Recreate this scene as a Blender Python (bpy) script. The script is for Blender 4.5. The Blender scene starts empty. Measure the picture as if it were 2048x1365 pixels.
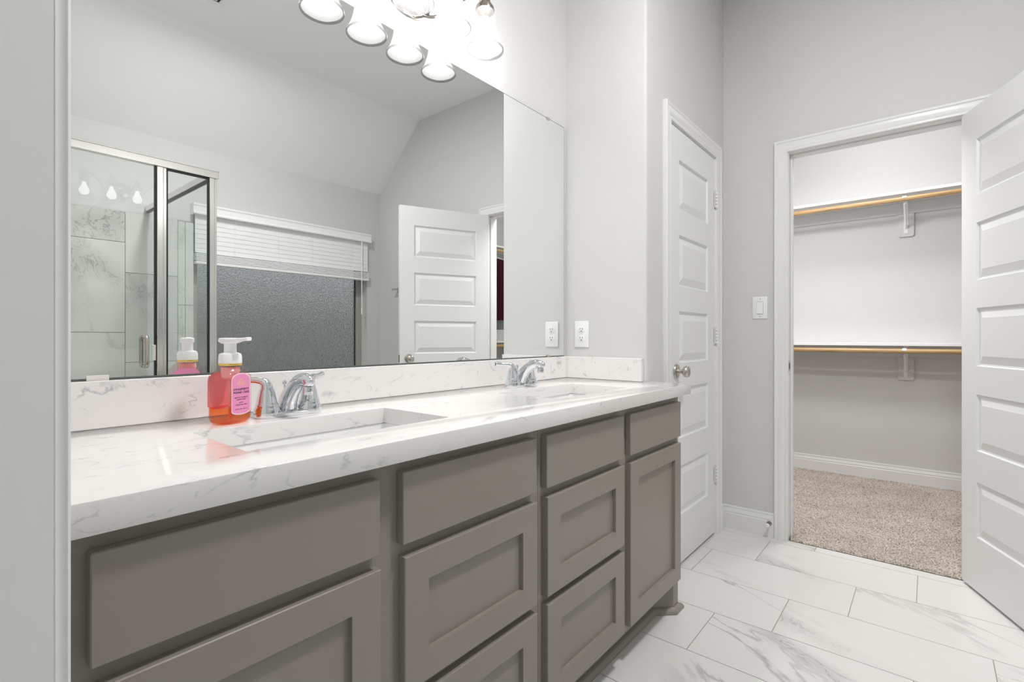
import bpy, bmesh, math, random
from mathutils import Vector, Matrix
random.seed(7)
PI = math.pi
C = bpy.context.scene.collection
SC = bpy.context.scene

# ------------------------------------------------------------------ camera, world, light, exposure
CAM_H = 1.068
cam_d = bpy.data.cameras.new('camera')
cam_d.sensor_width = 36.0
cam_d.lens = 36.0 * 1005.0 / 2048.0
cam_d.shift_y = -7.5 / 2048.0
cam_d.clip_start = 0.01
cam = bpy.data.objects.new('camera', cam_d)
C.objects.link(cam)
cam.location = (0, 0, CAM_H)
cam.rotation_euler = (PI / 2, 0, math.atan(834 / 1005.0) - PI / 2)
SC.camera = cam

SC.view_settings.view_transform = 'Standard'
SC.view_settings.look = 'None'
SC.view_settings.exposure = 0.16
SC.view_settings.gamma = 1.0
SC.view_settings.use_curve_mapping = False
SC.cycles.max_bounces = 14
SC.cycles.diffuse_bounces = 6
SC.cycles.glossy_bounces = 8
SC.cycles.transmission_bounces = 12
SC.cycles.transparent_max_bounces = 24
SC.cycles.sample_clamp_indirect = 6.0

WORLD_STRENGTH = 0.44
BULB = 104.0
SHADE_GLOW = 0.55
w = bpy.data.worlds.new('sky')
SC.world = w
w.use_nodes = True
bg = w.node_tree.nodes['Background']
bg.inputs['Color'].default_value = (0.93, 0.97, 1.0, 1)
bg.inputs['Strength'].default_value = WORLD_STRENGTH


def area(name, loc, size, power, color=(1, 1, 1), rot=(0, 0, 0)):
    l = bpy.data.lights.new(name, 'AREA')
    l.shape = 'DISK'
    l.size = size
    l.energy = power
    l.color = color
    o = bpy.data.objects.new(name, l)
    C.objects.link(o)
    o.location = loc
    o.rotation_euler = rot
    return o


area('closet_ceiling_lamp', (3.70, 0.25, 2.90), 0.40, 12.5, (1, 1, 1))
area('closet_entry_fill', (3.33, 0.62, 2.32), 0.44, 17, (1, 1, 1))  # unseen fill light, added to brighten the closet wall below the shelves
area('bath_ceiling_lamp', (1.20, -0.08, 2.98), 0.26, 31, (1, 1, 0.995))

# ------------------------------------------------------------------ materials


def mat(name, color=(0.8, 0.8, 0.8), rough=0.5, metal=0.0, spec=0.5, coat=0.0, bump=None):
    m = bpy.data.materials.new(name)
    m.use_nodes = True
    nt = m.node_tree
    b = nt.nodes['Principled BSDF']
    b.inputs['Base Color'].default_value = (*color, 1)
    b.inputs['Roughness'].default_value = rough
    b.inputs['Metallic'].default_value = metal
    b.inputs['Specular IOR Level'].default_value = spec
    b.inputs['Coat Weight'].default_value = coat
    if bump:
        scale, strength, dist = bump
        tc = nt.nodes.new('ShaderNodeTexCoord')
        n = nt.nodes.new('ShaderNodeTexNoise')
        n.inputs['Scale'].default_value = scale
        n.inputs['Detail'].default_value = 2.5
        bp = nt.nodes.new('ShaderNodeBump')
        bp.inputs['Strength'].default_value = strength
        bp.inputs['Distance'].default_value = dist
        nt.links.new(tc.outputs['Object'], n.inputs['Vector'])
        nt.links.new(n.outputs['Fac'], bp.inputs['Height'])
        nt.links.new(bp.outputs['Normal'], b.inputs['Normal'])
    return m


def node(nt, t, **kw):
    n = nt.nodes.new(t)
    for k, v in kw.items():
        if k.startswith('i_'):
            n.inputs[k[2:].replace('_', ' ')].default_value = v
        else:
            setattr(n, k, v)
    return n


def ramp(nt, stops, src):
    r = nt.nodes.new('ShaderNodeValToRGB')
    e = r.color_ramp.elements
    while len(e) < len(stops):
        e.new(0.5)
    for k, (p, c) in enumerate(stops):
        e[k].position = p
        e[k].color = (*c, 1) if len(c) == 3 else c
    nt.links.new(src, r.inputs['Fac'])
    return r


def mixc(nt, fac, a, b, mode='MIX'):
    m = nt.nodes.new('ShaderNodeMix')
    m.data_type = 'RGBA'
    m.blend_type = mode
    for sock, v in ((m.inputs[0], fac), (m.inputs[6], a), (m.inputs[7], b)):
        if hasattr(v, 'is_output'):
            nt.links.new(v, sock)
        elif isinstance(v, (int, float)):
            sock.default_value = v
        else:
            sock.default_value = (*v, 1)
    return m.outputs[2]


def vein(nt, vec, scale, dist, width, seed, detail=6.0):
    """thin wandering lines: |noise - .5| close to zero"""
    n = node(nt, 'ShaderNodeTexNoise')
    n.noise_dimensions = '4D'
    n.inputs['W'].default_value = seed
    n.inputs['Scale'].default_value = scale
    n.inputs['Detail'].default_value = detail
    n.inputs['Roughness'].default_value = 0.55
    n.inputs['Distortion'].default_value = dist
    nt.links.new(vec, n.inputs['Vector'])
    s = node(nt, 'ShaderNodeMath', operation='SUBTRACT')
    s.inputs[1].default_value = 0.5
    nt.links.new(n.outputs['Fac'], s.inputs[0])
    a = node(nt, 'ShaderNodeMath', operation='ABSOLUTE')
    nt.links.new(s.outputs[0], a.inputs[0])
    r = ramp(nt, [(0.0, (1, 1, 1)), (width, (0, 0, 0))], a.outputs[0])
    return r.outputs['Color']


def maskn(nt, vec, scale, lo, hi, seed):
    n = node(nt, 'ShaderNodeTexNoise')
    n.noise_dimensions = '4D'
    n.inputs['W'].default_value = seed
    n.inputs['Scale'].default_value = scale
    n.inputs['Detail'].default_value = 2.0
    nt.links.new(vec, n.inputs['Vector'])
    return ramp(nt, [(lo, (0, 0, 0)), (hi, (1, 1, 1))], n.outputs['Fac']).outputs['Color']


def mul(nt, a, b):
    return mixc(nt, 1.0, a, b, 'MULTIPLY')


def marble_tile(name, base, rough, vein_dark=(0.30, 0.29, 0.29), stretch=(0.45, 1.35, 1), turn=(0, 0, -1.10), vstr=0.65):
    """glazed porcelain in a marble pattern; a per-tile offset comes from the mesh attribute 'tile'"""
    m = mat(name, base, rough)
    nt = m.node_tree
    b = nt.nodes['Principled BSDF']
    at = node(nt, 'ShaderNodeAttribute', attribute_name='tile')
    tc = node(nt, 'ShaderNodeTexCoord')
    add = node(nt, 'ShaderNodeVectorMath', operation='MULTIPLY_ADD')
    add.inputs[1].default_value = (17, 23, 31)
    nt.links.new(at.outputs['Vector'], add.inputs[0])
    nt.links.new(tc.outputs['Object'], add.inputs[2])
    mp = node(nt, 'ShaderNodeMapping')
    mp.inputs['Rotation'].default_value = turn
    nt.links.new(add.outputs[0], mp.inputs['Vector'])
    mp2 = node(nt, 'ShaderNodeMapping')
    mp2.inputs['Scale'].default_value = stretch
    nt.links.new(mp.outputs[0], mp2.inputs['Vector'])
    v = mp2.outputs['Vector']
    v1 = mul(nt, vein(nt, v, 1.3, 1.0, 0.011, 3.1), maskn(nt, v, 1.8, 0.47, 0.62, 9.0))
    v2 = mul(nt, vein(nt, v, 2.4, 1.2, 0.010, 7.7), maskn(nt, v, 2.6, 0.51, 0.66, 2.0))
    band = mul(nt, vein(nt, v, 1.1, 0.35, 0.06, 12.4, 3.0), maskn(nt, v, 0.9, 0.50, 0.56, 5.5))
    fine = vein(nt, v, 9.0, 2.0, 0.02, 1.0)
    col = mixc(nt, band, base, tuple(c * 0.78 for c in base))
    bandfine = mul(nt, band, fine)
    col = mixc(nt, bandfine, col, tuple(c * 0.45 for c in base))
    half = node(nt, 'ShaderNodeMath', operation='MULTIPLY')
    half.inputs[1].default_value = vstr
    nt.links.new(v1, half.inputs[0])
    col = mixc(nt, half.outputs[0], col, vein_dark)
    h2 = node(nt, 'ShaderNodeMath', operation='MULTIPLY')
    h2.inputs[1].default_value = 0.32
    nt.links.new(v2, h2.inputs[0])
    col = mixc(nt, h2.outputs[0], col, vein_dark)
    nt.links.new(col, b.inputs['Base Color'])
    return m


def quartz(name, base):
    m = mat(name, base, 0.10, spec=0.55)
    nt = m.node_tree
    b = nt.nodes['Principled BSDF']
    tc = node(nt, 'ShaderNodeTexCoord')
    mp = node(nt, 'ShaderNodeMapping')
    mp.inputs['Rotation'].default_value = (0.1, 0.25, 0.15)
    mp.inputs['Scale'].default_value = (0.45, 1, 1)
    nt.links.new(tc.outputs['Object'], mp.inputs['Vector'])
    v = mp.outputs['Vector']
    a = mul(nt, vein(nt, v, 10, 1.2, 0.016, 4.0, 9.0), maskn(nt, v, 30, 0.49, 0.66, 1.0))
    c = mul(nt, vein(nt, v, 24, 1.0, 0.016, 8.0, 8.0), maskn(nt, v, 14, 0.56, 0.70, 3.0))
    col = mixc(nt, a, base, (0.50, 0.505, 0.515))
    h = node(nt, 'ShaderNodeMath', operation='MULTIPLY')
    h.inputs[1].default_value = 0.6
    nt.links.new(c, h.inputs[0])
    col = mixc(nt, h.outputs[0], col, (0.50, 0.51, 0.53))
    nt.links.new(col, b.inputs['Base Color'])
    return m


def clear_glass(name, tint, ior=1.5):
    m = bpy.data.materials.new(name)
    m.use_nodes = True
    nt = m.node_tree
    nt.nodes.remove(nt.nodes['Principled BSDF'])
    out = nt.nodes['Material Output']
    t = node(nt, 'ShaderNodeBsdfTransparent')
    t.inputs['Color'].default_value = (*tint, 1)
    g = node(nt, 'ShaderNodeBsdfGlossy')
    g.inputs['Roughness'].default_value = 0.0
    f = node(nt, 'ShaderNodeFresnel')
    f.inputs['IOR'].default_value = ior
    mx = node(nt, 'ShaderNodeMixShader')
    # the pane's inner side of the glass must not mirror: reflect on the outward faces only
    ge = node(nt, 'ShaderNodeNewGeometry')
    fr = node(nt, 'ShaderNodeMath', operation='SUBTRACT')
    fr.inputs[0].default_value = 1.0
    nt.links.new(ge.outputs['Backfacing'], fr.inputs[1])
    ff = node(nt, 'ShaderNodeMath', operation='MULTIPLY')
    nt.links.new(f.outputs[0], ff.inputs[0])
    nt.links.new(fr.outputs[0], ff.inputs[1])
    nt.links.new(ff.outputs[0], mx.inputs[0])
    nt.links.new(t.outputs[0], mx.inputs[1])
    nt.links.new(g.outputs[0], mx.inputs[2])
    nt.links.new(mx.outputs[0], out.inputs['Surface'])
    return m


def emit(name, color, strength):
    m = bpy.data.materials.new(name)
    m.use_nodes = True
    b = m.node_tree.nodes['Principled BSDF']
    b.inputs['Base Color'].default_value = (0.9, 0.9, 0.9, 1)
    b.inputs['Emission Color'].default_value = (*color, 1)
    b.inputs['Emission Strength'].default_value = strength
    return m


M = {}
M['wall'] = mat('wall_paint', (0.655, 0.648, 0.642), 0.62, spec=0.3, bump=(230, 0.22, 0.004))
M['ceiling'] = mat('ceiling_paint', (0.86, 0.86, 0.86), 0.7, spec=0.2, bump=(230, 0.2, 0.004))
M['trim'] = mat('trim_paint', (0.80, 0.795, 0.785), 0.28, spec=0.4)
M['door'] = mat('door_paint', (0.80, 0.80, 0.795), 0.33, spec=0.4)
M['cabinet'] = mat('cabinet_paint', (0.290, 0.264, 0.234), 0.36, spec=0.4, bump=(900, 0.05, 0.001))
M['quartz'] = quartz('quartz', (0.82, 0.80, 0.785))
M['floor_tile'] = marble_tile('floor_tile', (0.73, 0.718, 0.70), 0.22)
M['shower_tile'] = marble_tile('shower_tile', (0.72, 0.73, 0.70), 0.22, turn=(0, 0.5, 0), stretch=(1, 1, 0.6), vstr=0.35)
M['grout'] = mat('grout', (0.42, 0.38, 0.34), 0.9, spec=0.1)
M['grout_dark'] = mat('grout_dark', (0.24, 0.23, 0.21), 0.9, spec=0.1)
M['porcelain'] = mat('porcelain', (0.85, 0.85, 0.85), 0.08)
M['chrome'] = mat('chrome', (0.74, 0.76, 0.785), 0.04, 1.0)
M['nickel'] = mat('brushed_nickel', (0.60, 0.56, 0.52), 0.26, 1.0)
M['bright_nickel'] = mat('bright_nickel', (0.38, 0.35, 0.32), 0.2, 1.0)
M['alu'] = mat('anodised_aluminium', (0.80, 0.79, 0.765), 0.22, 1.0)
M['black'] = mat('black_rubber', (0.01, 0.01, 0.01), 0.5)
M['dark'] = mat('dark_slot', (0.03, 0.03, 0.03), 0.7)
M['mirror'] = mat('mirror_silver', (0.945, 0.96, 0.95), 0.0, 1.0)
M['mirror_edge'] = mat('mirror_edge', (0.12, 0.15, 0.14), 0.2)
M['plastic'] = mat('white_plastic', (0.86, 0.86, 0.86), 0.3)
M['clip'] = mat('clip_plastic', (0.75, 0.72, 0.70), 0.2)
M['glass'] = clear_glass('shower_glass', (0.962, 0.980, 0.972), 1.65)
M['blind'] = mat('blind_white', (0.90, 0.895, 0.89), 0.45)
M['wframe'] = mat('window_metal', (0.44, 0.42, 0.39), 0.45, 0.3)
M['shelf'] = mat('shelf_paint', (0.84, 0.84, 0.84), 0.4)
M['maroon'] = mat('maroon_cloth', (0.055, 0.010, 0.018), 0.9, spec=0.1)
M['brown'] = mat('brown_leather', (0.16, 0.075, 0.035), 0.55)
M['grey_cloth'] = mat('grey_cloth', (0.34, 0.37, 0.36), 0.9, spec=0.1)
M['fence'] = mat('fence_wood', (0.80, 0.79, 0.77), 0.9, spec=0.1)
M['ground'] = mat('ground_soil', (0.16, 0.17, 0.12), 0.95, spec=0.1)
M['gold'] = mat('gold_foil', (0.86, 0.60, 0.16), 0.2, 1.0)
M['pump'] = mat('pump_plastic', (0.92, 0.92, 0.92), 0.25)
M['label_pink'] = mat('label_pink', (0.86, 0.30, 0.52), 0.45)
M['label_rim'] = mat('label_rim', (0.93, 0.62, 0.72), 0.45)
M['label_back'] = mat('label_inside', (0.86, 0.27, 0.29), 0.6)
M['ink'] = mat('label_ink', (0.06, 0.015, 0.07), 0.6)
M['emblem'] = mat('label_emblem', (0.93, 0.62, 0.30), 0.5)
M['bottle'] = clear_glass('bottle_plastic', (0.98, 0.84, 0.85), 1.7)
M['tube'] = mat('pump_insides', (0.90, 0.46, 0.44), 0.4)
M['liquid'] = clear_glass('liquid_soap', (1.0, 0.50, 0.10), 1.1)
M['bulb'] = emit('bulb', (1.0, 0.985, 0.965), BULB)

# wood rod
m = mat('wood_rod', (0.55, 0.33, 0.13), 0.35)
nt = m.node_tree
tc = node(nt, 'ShaderNodeTexCoord')
mp = node(nt, 'ShaderNodeMapping')
mp.inputs['Scale'].default_value = (60, 3.0, 60)
n = node(nt, 'ShaderNodeTexNoise')
n.inputs['Scale'].default_value = 2.0
n.inputs['Detail'].default_value = 6
nt.links.new(tc.outputs['Object'], mp.inputs['Vector'])
nt.links.new(mp.outputs[0], n.inputs['Vector'])
r = ramp(nt, [(0.3, (0.36, 0.215, 0.085)), (0.7, (0.58, 0.40, 0.20))], n.outputs['Fac'])
nt.links.new(r.outputs[0], nt.nodes['Principled BSDF'].inputs['Base Color'])
M['wood'] = m

# carpet
m = mat('carpet_pile', (0.4, 0.35, 0.3), 1.0, spec=0.0)
nt = m.node_tree
b = nt.nodes['Principled BSDF']
tc = node(nt, 'ShaderNodeTexCoord')
n = node(nt, 'ShaderNodeTexNoise')
n.inputs['Scale'].default_value = 150
n.inputs['Detail'].default_value = 3
n2 = node(nt, 'ShaderNodeTexNoise')
n2.inputs['Scale'].default_value = 5
nt.links.new(tc.outputs['Object'], n.inputs['Vector'])
nt.links.new(tc.outputs['Object'], n2.inputs['Vector'])
r = ramp(nt, [(0.32, (0.20, 0.165, 0.135)), (0.52, (0.47, 0.41, 0.365)), (0.7, (0.66, 0.60, 0.55))], n.outputs['Fac'])
r2 = ramp(nt, [(0.35, (0.95, 0.94, 0.93)), (0.65, (1.12, 1.11, 1.10))], n2.outputs['Fac'])
nt.links.new(mul(nt, r.outputs[0], r2.outputs[0]), b.inputs['Base Color'])
b.inputs['Sheen Weight'].default_value = 0.25
M['carpet'] = m

# obscure window glass
m = bpy.data.materials.new('obscure_glass')
m.use_nodes = True
nt = m.node_tree
b = nt.nodes['Principled BSDF']
b.inputs['Base Color'].default_value = (0.95, 0.96, 0.97, 1)
b.inputs['Transmission Weight'].default_value = 1.0
b.inputs['Roughness'].default_value = 0.12
b.inputs['IOR'].default_value = 1.35
tc = node(nt, 'ShaderNodeTexCoord')
n = node(nt, 'ShaderNodeTexNoise')
n.inputs['Scale'].default_value = 85
n.inputs['Detail'].default_value = 2.0
bp = node(nt, 'ShaderNodeBump')
bp.inputs['Strength'].default_value = 1.0
bp.inputs['Distance'].default_value = 0.012
nt.links.new(tc.outputs['Object'], n.inputs['Vector'])
nt.links.new(n.outputs['Fac'], bp.inputs['Height'])
nt.links.new(bp.outputs['Normal'], b.inputs['Normal'])
M['obscure'] = m

# frosted lamp shade: glows, and lets part of the bulb's light through
m = bpy.data.materials.new('frosted_shade')
m.use_nodes = True
nt = m.node_tree
b = nt.nodes['Principled BSDF']
b.inputs['Base Color'].default_value = (0.06, 0.06, 0.06, 1)
b.inputs['Roughness'].default_value = 0.15
b.inputs['Emission Color'].default_value = (1, 0.985, 0.965, 1)
b.inputs['Emission Strength'].default_value = SHADE_GLOW
t = node(nt, 'ShaderNodeBsdfTransparent')
mx = node(nt, 'ShaderNodeMixShader')
mx.inputs[0].default_value = 0.62
nt.links.new(b.outputs[0], mx.inputs[1])
nt.links.new(t.outputs[0], mx.inputs[2])
nt.links.new(mx.outputs[0], nt.nodes['Material Output'].inputs['Surface'])
M['shade'] = m
M['shade_rim'] = clear_glass('shade_rim_glass', (0.68, 0.69, 0.70))

# ------------------------------------------------------------------ helpers


def tag(o, label=None, cat=None, group=None, kind=None):
    if label:
        o['label'] = label
    if cat:
        o['category'] = cat
    if group:
        o['group'] = group
    if kind:
        o['kind'] = kind
    return o


def thing(name, label, cat, loc=(0, 0, 0), rz=0.0, group=None, kind=None):
    o = bpy.data.objects.new(name, None)
    o.empty_display_size = 0.05
    C.objects.link(o)
    o.location = loc
    o.rotation_euler = (0, 0, rz)
    return tag(o, label, cat, group, kind)


def obj(name, bm, mats, parent=None, smooth=None, loc=None, recalc=True):
    if recalc:
        bmesh.ops.recalc_face_normals(bm, faces=bm.faces)
    me = bpy.data.meshes.new(name)
    bm.to_mesh(me)
    bm.free()
    for mm in (mats if isinstance(mats, (list, tuple)) else [mats]):
        me.materials.append(mm)
    if smooth:
        me.shade_smooth()
        me.set_sharp_from_angle(angle=math.radians(smooth))
    o = bpy.data.objects.new(name, me)
    C.objects.link(o)
    if loc:
        o.location = loc
    if parent:
        o.parent = parent
    return o


def B():
    return bmesh.new()


def box(bm, x0, x1, y0, y1, z0, z1, bev=0.0, seg=2, mi=0):
    vs = [bm.verts.new((x, y, z)) for x in (x0, x1) for y in (y0, y1) for z in (z0, z1)]
    fs = []
    for q in ((0, 1, 3, 2), (4, 6, 7, 5), (0, 4, 5, 1), (2, 3, 7, 6), (0, 2, 6, 4), (1, 5, 7, 3)):
        f = bm.faces.new([vs[k] for k in q])
        f.material_index = mi
        fs.append(f)
    bmesh.ops.recalc_face_normals(bm, faces=fs)
    if bev > 0:
        es = list({e for f in fs for e in f.edges})
        bmesh.ops.bevel(bm, geom=es, offset=bev, segments=seg, profile=0.5, affect='EDGES', clamp_overlap=True)
    return vs


def prism(bm, poly, axis, a0, a1, mi=0):
    """extrude a closed 2-D polygon along an axis; poly gives the two other coordinates in xyz order"""
    def P(p, a):
        if axis == 'x':
            return (a, p[0], p[1])
        if axis == 'y':
            return (p[0], a, p[1])
        return (p[0], p[1], a)
    A = [bm.verts.new(P(p, a0)) for p in poly]
    Z = [bm.verts.new(P(p, a1)) for p in poly]
    n = len(poly)
    fs = [bm.faces.new(A), bm.faces.new(Z)]
    for k in range(n):
        fs.append(bm.faces.new((A[k], A[(k + 1) % n], Z[(k + 1) % n], Z[k])))
    for f in fs:
        f.material_index = mi
    return fs


def loft(bm, loops, cap0=True, cap1=True, mi=0, closed=True):
    rows = [[bm.verts.new(p) for p in l] for l in loops]
    n = len(rows[0])
    for a, b_ in zip(rows, rows[1:]):
        for k in range(n if closed else n - 1):
            f = bm.faces.new((a[k], a[(k + 1) % n], b_[(k + 1) % n], b_[k]))
            f.material_index = mi
    if cap0:
        bm.faces.new(rows[0]).material_index = mi
    if cap1:
        bm.faces.new(rows[-1]).material_index = mi
    return rows


def lathe(bm, prof, seg=32, mtx=None, cap0=True, cap1=True, mi=0):
    """prof: (radius, height) pairs about local z"""
    mtx = mtx or Matrix()
    loops = [[mtx @ Vector((r_ * math.cos(2 * PI * k / seg), r_ * math.sin(2 * PI * k / seg), h)) for k in range(seg)]
             for r_, h in prof]
    return loft(bm, loops, cap0, cap1, mi)


def catmull(pts, per=6):
    pts = [Vector(p) for p in pts]
    out = []
    for k in range(len(pts) - 1):
        p0, p1, p2, p3 = pts[max(k - 1, 0)], pts[k], pts[k + 1], pts[min(k + 2, len(pts) - 1)]
        for j in range(per):
            t_ = j / per
            out.append(0.5 * ((2 * p1) + (p2 - p0) * t_ + (2 * p0 - 5 * p1 + 4 * p2 - p3) * t_ ** 2
                              + (3 * p1 - p0 - 3 * p2 + p3) * t_ ** 3))
    out.append(pts[-1])
    return out


def tube(bm, pts, radii, seg=16, per=6, flat=1.0, up=(0, 0, 1), mi=0):
    """swept tube; radii given per control point (interpolated); flat squeezes it along 'up'"""
    n = len(pts)
    if isinstance(radii, (int, float)):
        radii = [radii] * n
    path = catmull(pts, per) if n > 2 else [Vector(p) for p in pts]
    rad = catmull([(r_, 0, 0) for r_ in radii], per) if n > 2 else [Vector((r_, 0, 0)) for r_ in radii]
    loops = []
    side = None
    for k, p in enumerate(path):
        d = (path[min(k + 1, len(path) - 1)] - path[max(k - 1, 0)]).normalized()
        if side is None:
            u0 = Vector(up)
            if abs(d.dot(u0)) > 0.98:
                u0 = Vector((1, 0, 0)) if abs(d.x) < 0.9 else Vector((0, 1, 0))
            side = d.cross(u0).normalized()
        side = (side - d * side.dot(d)).normalized()
        v_ = side.cross(d).normalized()
        r_ = max(rad[k].x, 1e-4)
        loops.append([p + side * (r_ * math.cos(2 * PI * j / seg)) + v_ * (r_ * flat * math.sin(2 * PI * j / seg))
                      for j in range(seg)])
    loft(bm, loops, True, True, mi)


def rrect(cx, cy, hx, hy, r_, z, n=6):
    pts = []
    r_ = min(r_, hx - 1e-4, hy - 1e-4)
    for q, (sx, sy) in enumerate(((1, 1), (-1, 1), (-1, -1), (1, -1))):
        for k in range(n + 1):
            a = (q + k / n) * PI / 2
            pts.append(Vector((cx + sx * (hx - r_) + r_ * math.cos(a), cy + sy * (hy - r_) + r_ * math.sin(a), z)))
    return pts


def bevel_sharp(bm, width, seg=2, ang=50):
    es = [e for e in bm.edges if len(e.link_faces) == 2 and e.calc_face_angle(0) > math.radians(ang)]
    bmesh.ops.bevel(bm, geom=es, offset=width, segments=seg, profile=0.5, affect='EDGES', clamp_overlap=True)


def struct(name, bm, mats, label, cat, parent=None, smooth=None):
    o = obj(name, bm, mats, parent, smooth)
    if parent is None:
        tag(o, label, cat, kind='structure')
    return o


def kids(o):
    return [c for c in bpy.data.objects if c.parent == o]


def dup(root, loc, label, rz=None):
    r_ = root.copy()
    C.objects.link(r_)
    r_.location = loc
    if rz is not None:
        r_.rotation_euler = (0, 0, rz)
    r_['label'] = label
    for ch in kids(root):
        c = ch.copy()
        C.objects.link(c)
        c.parent = r_
        for g in kids(ch):
            d = g.copy()
            C.objects.link(d)
            d.parent = c
    return r_


# ------------------------------------------------------------------ key dimensions
YW = 1.291          # mirror wall face
YO = -1.556         # opposite wall face
XR = 1.944          # short side wall beside the vanity
YL = 0.895          # linen door wall face
XC = 2.953          # closet wall face
XCB = 3.07          # its closet side
XB = 4.62           # closet back wall
XL = 0.083          # entrance wall face
CZ = 3.02           # ceiling
WT = 0.115

# ------------------------------------------------------------------ room shell
bm = B()
box(bm, -0.04, 2.06, YW, YW + WT, 0, CZ)
struct('wall_mirror_side', bm, M['wall'], 'light grey textured wall above and behind the long vanity mirror', 'wall')

bm = B()
poly = [(XR, YW), (XR, YL + 0.014)]
for k in range(1, 7):
    a = PI + (k / 6) * PI / 2
    poly.append((XR + 0.014 + 0.014 * math.cos(a), YL + 0.014 + 0.014 * math.sin(a)))
poly += [(2.174, YL), (2.174, YL + WT), (2.06, YL + WT), (2.06, YW)]
prism(bm, poly, 'z', 0, CZ)
box(bm, 2.174, 2.810, YL, YL + WT, 2.047, CZ)
box(bm, 2.810, XCB, YL, YL + WT, 0, CZ)
struct('wall_linen_side', bm, M['wall'], 'bright grey wall with rounded corner at the right end of the vanity, turning to the narrow white door', 'wall', smooth=30)

OY0, OY1, OZ = -0.145, 0.567, 2.035     # closet opening
bm = B()
box(bm, XC, XCB, OY1 + 0.016, YL, 0, CZ)
box(bm, XC, XCB, OY0 - 0.016, OY1 + 0.016, OZ + 0.016, CZ)
box(bm, XC, XCB, YO, OY0 - 0.016, 0, CZ)
struct('wall_closet_side', bm, M['wall'], 'light grey end wall around the closet doorway', 'wall')

WX0, WX1, WZ0, WZ1 = 1.335, 2.805, 0.72, 2.00   # window opening
bm = B()
YOB = YO - 0.15
box(bm, -0.04, WX0, YOB, YO, 0, CZ)
box(bm, WX1, XCB, YOB, YO, 0, CZ)
box(bm, WX0, WX1, YOB, YO, 0, WZ0)
box(bm, WX0, WX1, YOB, YO, WZ1, CZ)
struct('wall_window_side', bm, M['wall'], 'grey wall with the window and shower, seen in the mirror', 'wall')

DY0, DY1 = -0.175, 0.602                        # entrance opening the camera stands in
bm = B()
box(bm, -0.04, XL, DY1 + 0.018, YW, 0, CZ)
box(bm, -0.04, XL, DY0 - 0.018, DY1 + 0.018, 2.06, CZ)
box(bm, -0.04, XL, YO, DY0 - 0.018, 0, CZ)
struct('wall_entrance_side', bm, M['wall'], 'grey wall holding the entrance doorway at the left edge', 'wall')

bm = B()
box(bm, -0.04, XCB, -0.971, YW + WT, CZ, CZ + 0.08)
sl = [(YO - 0.15, 2.46 - 0.15 * 0.957), (-0.971, CZ), (-0.971, CZ + 0.08), (YO - 0.15, CZ + 0.08)]
prism(bm, sl, 'x', -0.04, XCB)
struct('ceiling', bm, M['ceiling'], 'grey painted ceiling that slopes down to the window wall, seen in the mirror', 'ceiling')

# closet shell
bm = B()
box(bm, XB, XB + 0.1, -1.42, 1.37, 0, CZ)
struct('wall_closet_back', bm, M['wall'], 'bright grey back wall of the closet behind the shelves', 'wall')
bm = B()
box(bm, XCB, XB, -1.42, -1.32, 0, CZ)
struct('wall_closet_right', bm, M['wall'], 'closet side wall where clothes hang, glimpsed in the mirror', 'wall')
bm = B()
box(bm, XCB, XB, 1.27, 1.37, 0, CZ)
struct('wall_closet_left', bm, M['wall'], 'closet side wall hidden left of the doorway', 'wall')
bm = B()
box(bm, XCB, XB + 0.1, -1.42, 1.37, CZ, CZ + 0.08)
struct('ceiling_closet', bm, M['ceiling'], 'flat ceiling over the closet', 'ceiling')
# linen cupboard behind the closed door
bm = B()
box(bm, 2.06, XCB, 1.35, 1.40, 0, CZ)
box(bm, 2.06, XCB, YL + WT, 1.35, 2.3, 2.35)
struct('wall_linen_back', bm, M['wall'], 'back of the linen cupboard behind the narrow white door', 'wall')

# ---- floor tiles, 12 x 24 inch, one third offset
bm = B()
lay = bm.verts.layers.float_vector.new('tile')
PX, PY = 0.2965, 0.6015
xs = 2.889
rows = []
for r_ in range(-1, 11):
    x1 = xs - PX * r_
    rows.append((x1 - PX, x1, 0.640 + 0.2 * r_))
G = 0.0016


def floor_tile(bm, x0, x1, y0, y1):
    x0, x1 = max(x0, -0.6), min(x1, 2.957)
    y0, y1 = max(y0, YO), min(y1, 1.40)
    if x1 - x0 < 0.006 or y1 - y0 < 0.006:
        return
    tv = Vector((random.random(), random.random(), random.random()))
    vs = box(bm, x0 + G, x1 - G, y0 + G, y1 - G, -0.012, 0.0)
    for v_ in vs:
        v_[lay] = tv


for x0, x1, yj in rows:
    yj = (yj - 0.640) % PY + 0.640
    for k in range(-5, 4):
        floor_tile(bm, x0, x1, yj + PY * k, yj + PY * (k + 1))
nf = len(bm.faces)
box(bm, -0.6, 2.957, YO - 0.05, 1.40, -0.05, -0.0022, mi=1)
struct('floor', bm, [M['floor_tile'], M['grout']], 'white marble look floor tiles laid in a stepped bond', 'floor')
bm = B()
box(bm, 2.957, XB + 0.1, -1.42, 1.37, -0.05, -0.001)
struct('floor_closet', bm, M['grout_dark'], 'closet subfloor under the carpet', 'floor')
bm = B()
box(bm, -3.0, -0.6, -3, 3, -0.05, -0.002)
struct('floor_hall', bm, M['floor_tile'], 'floor of the room behind the entrance doorway', 'floor')

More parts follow.
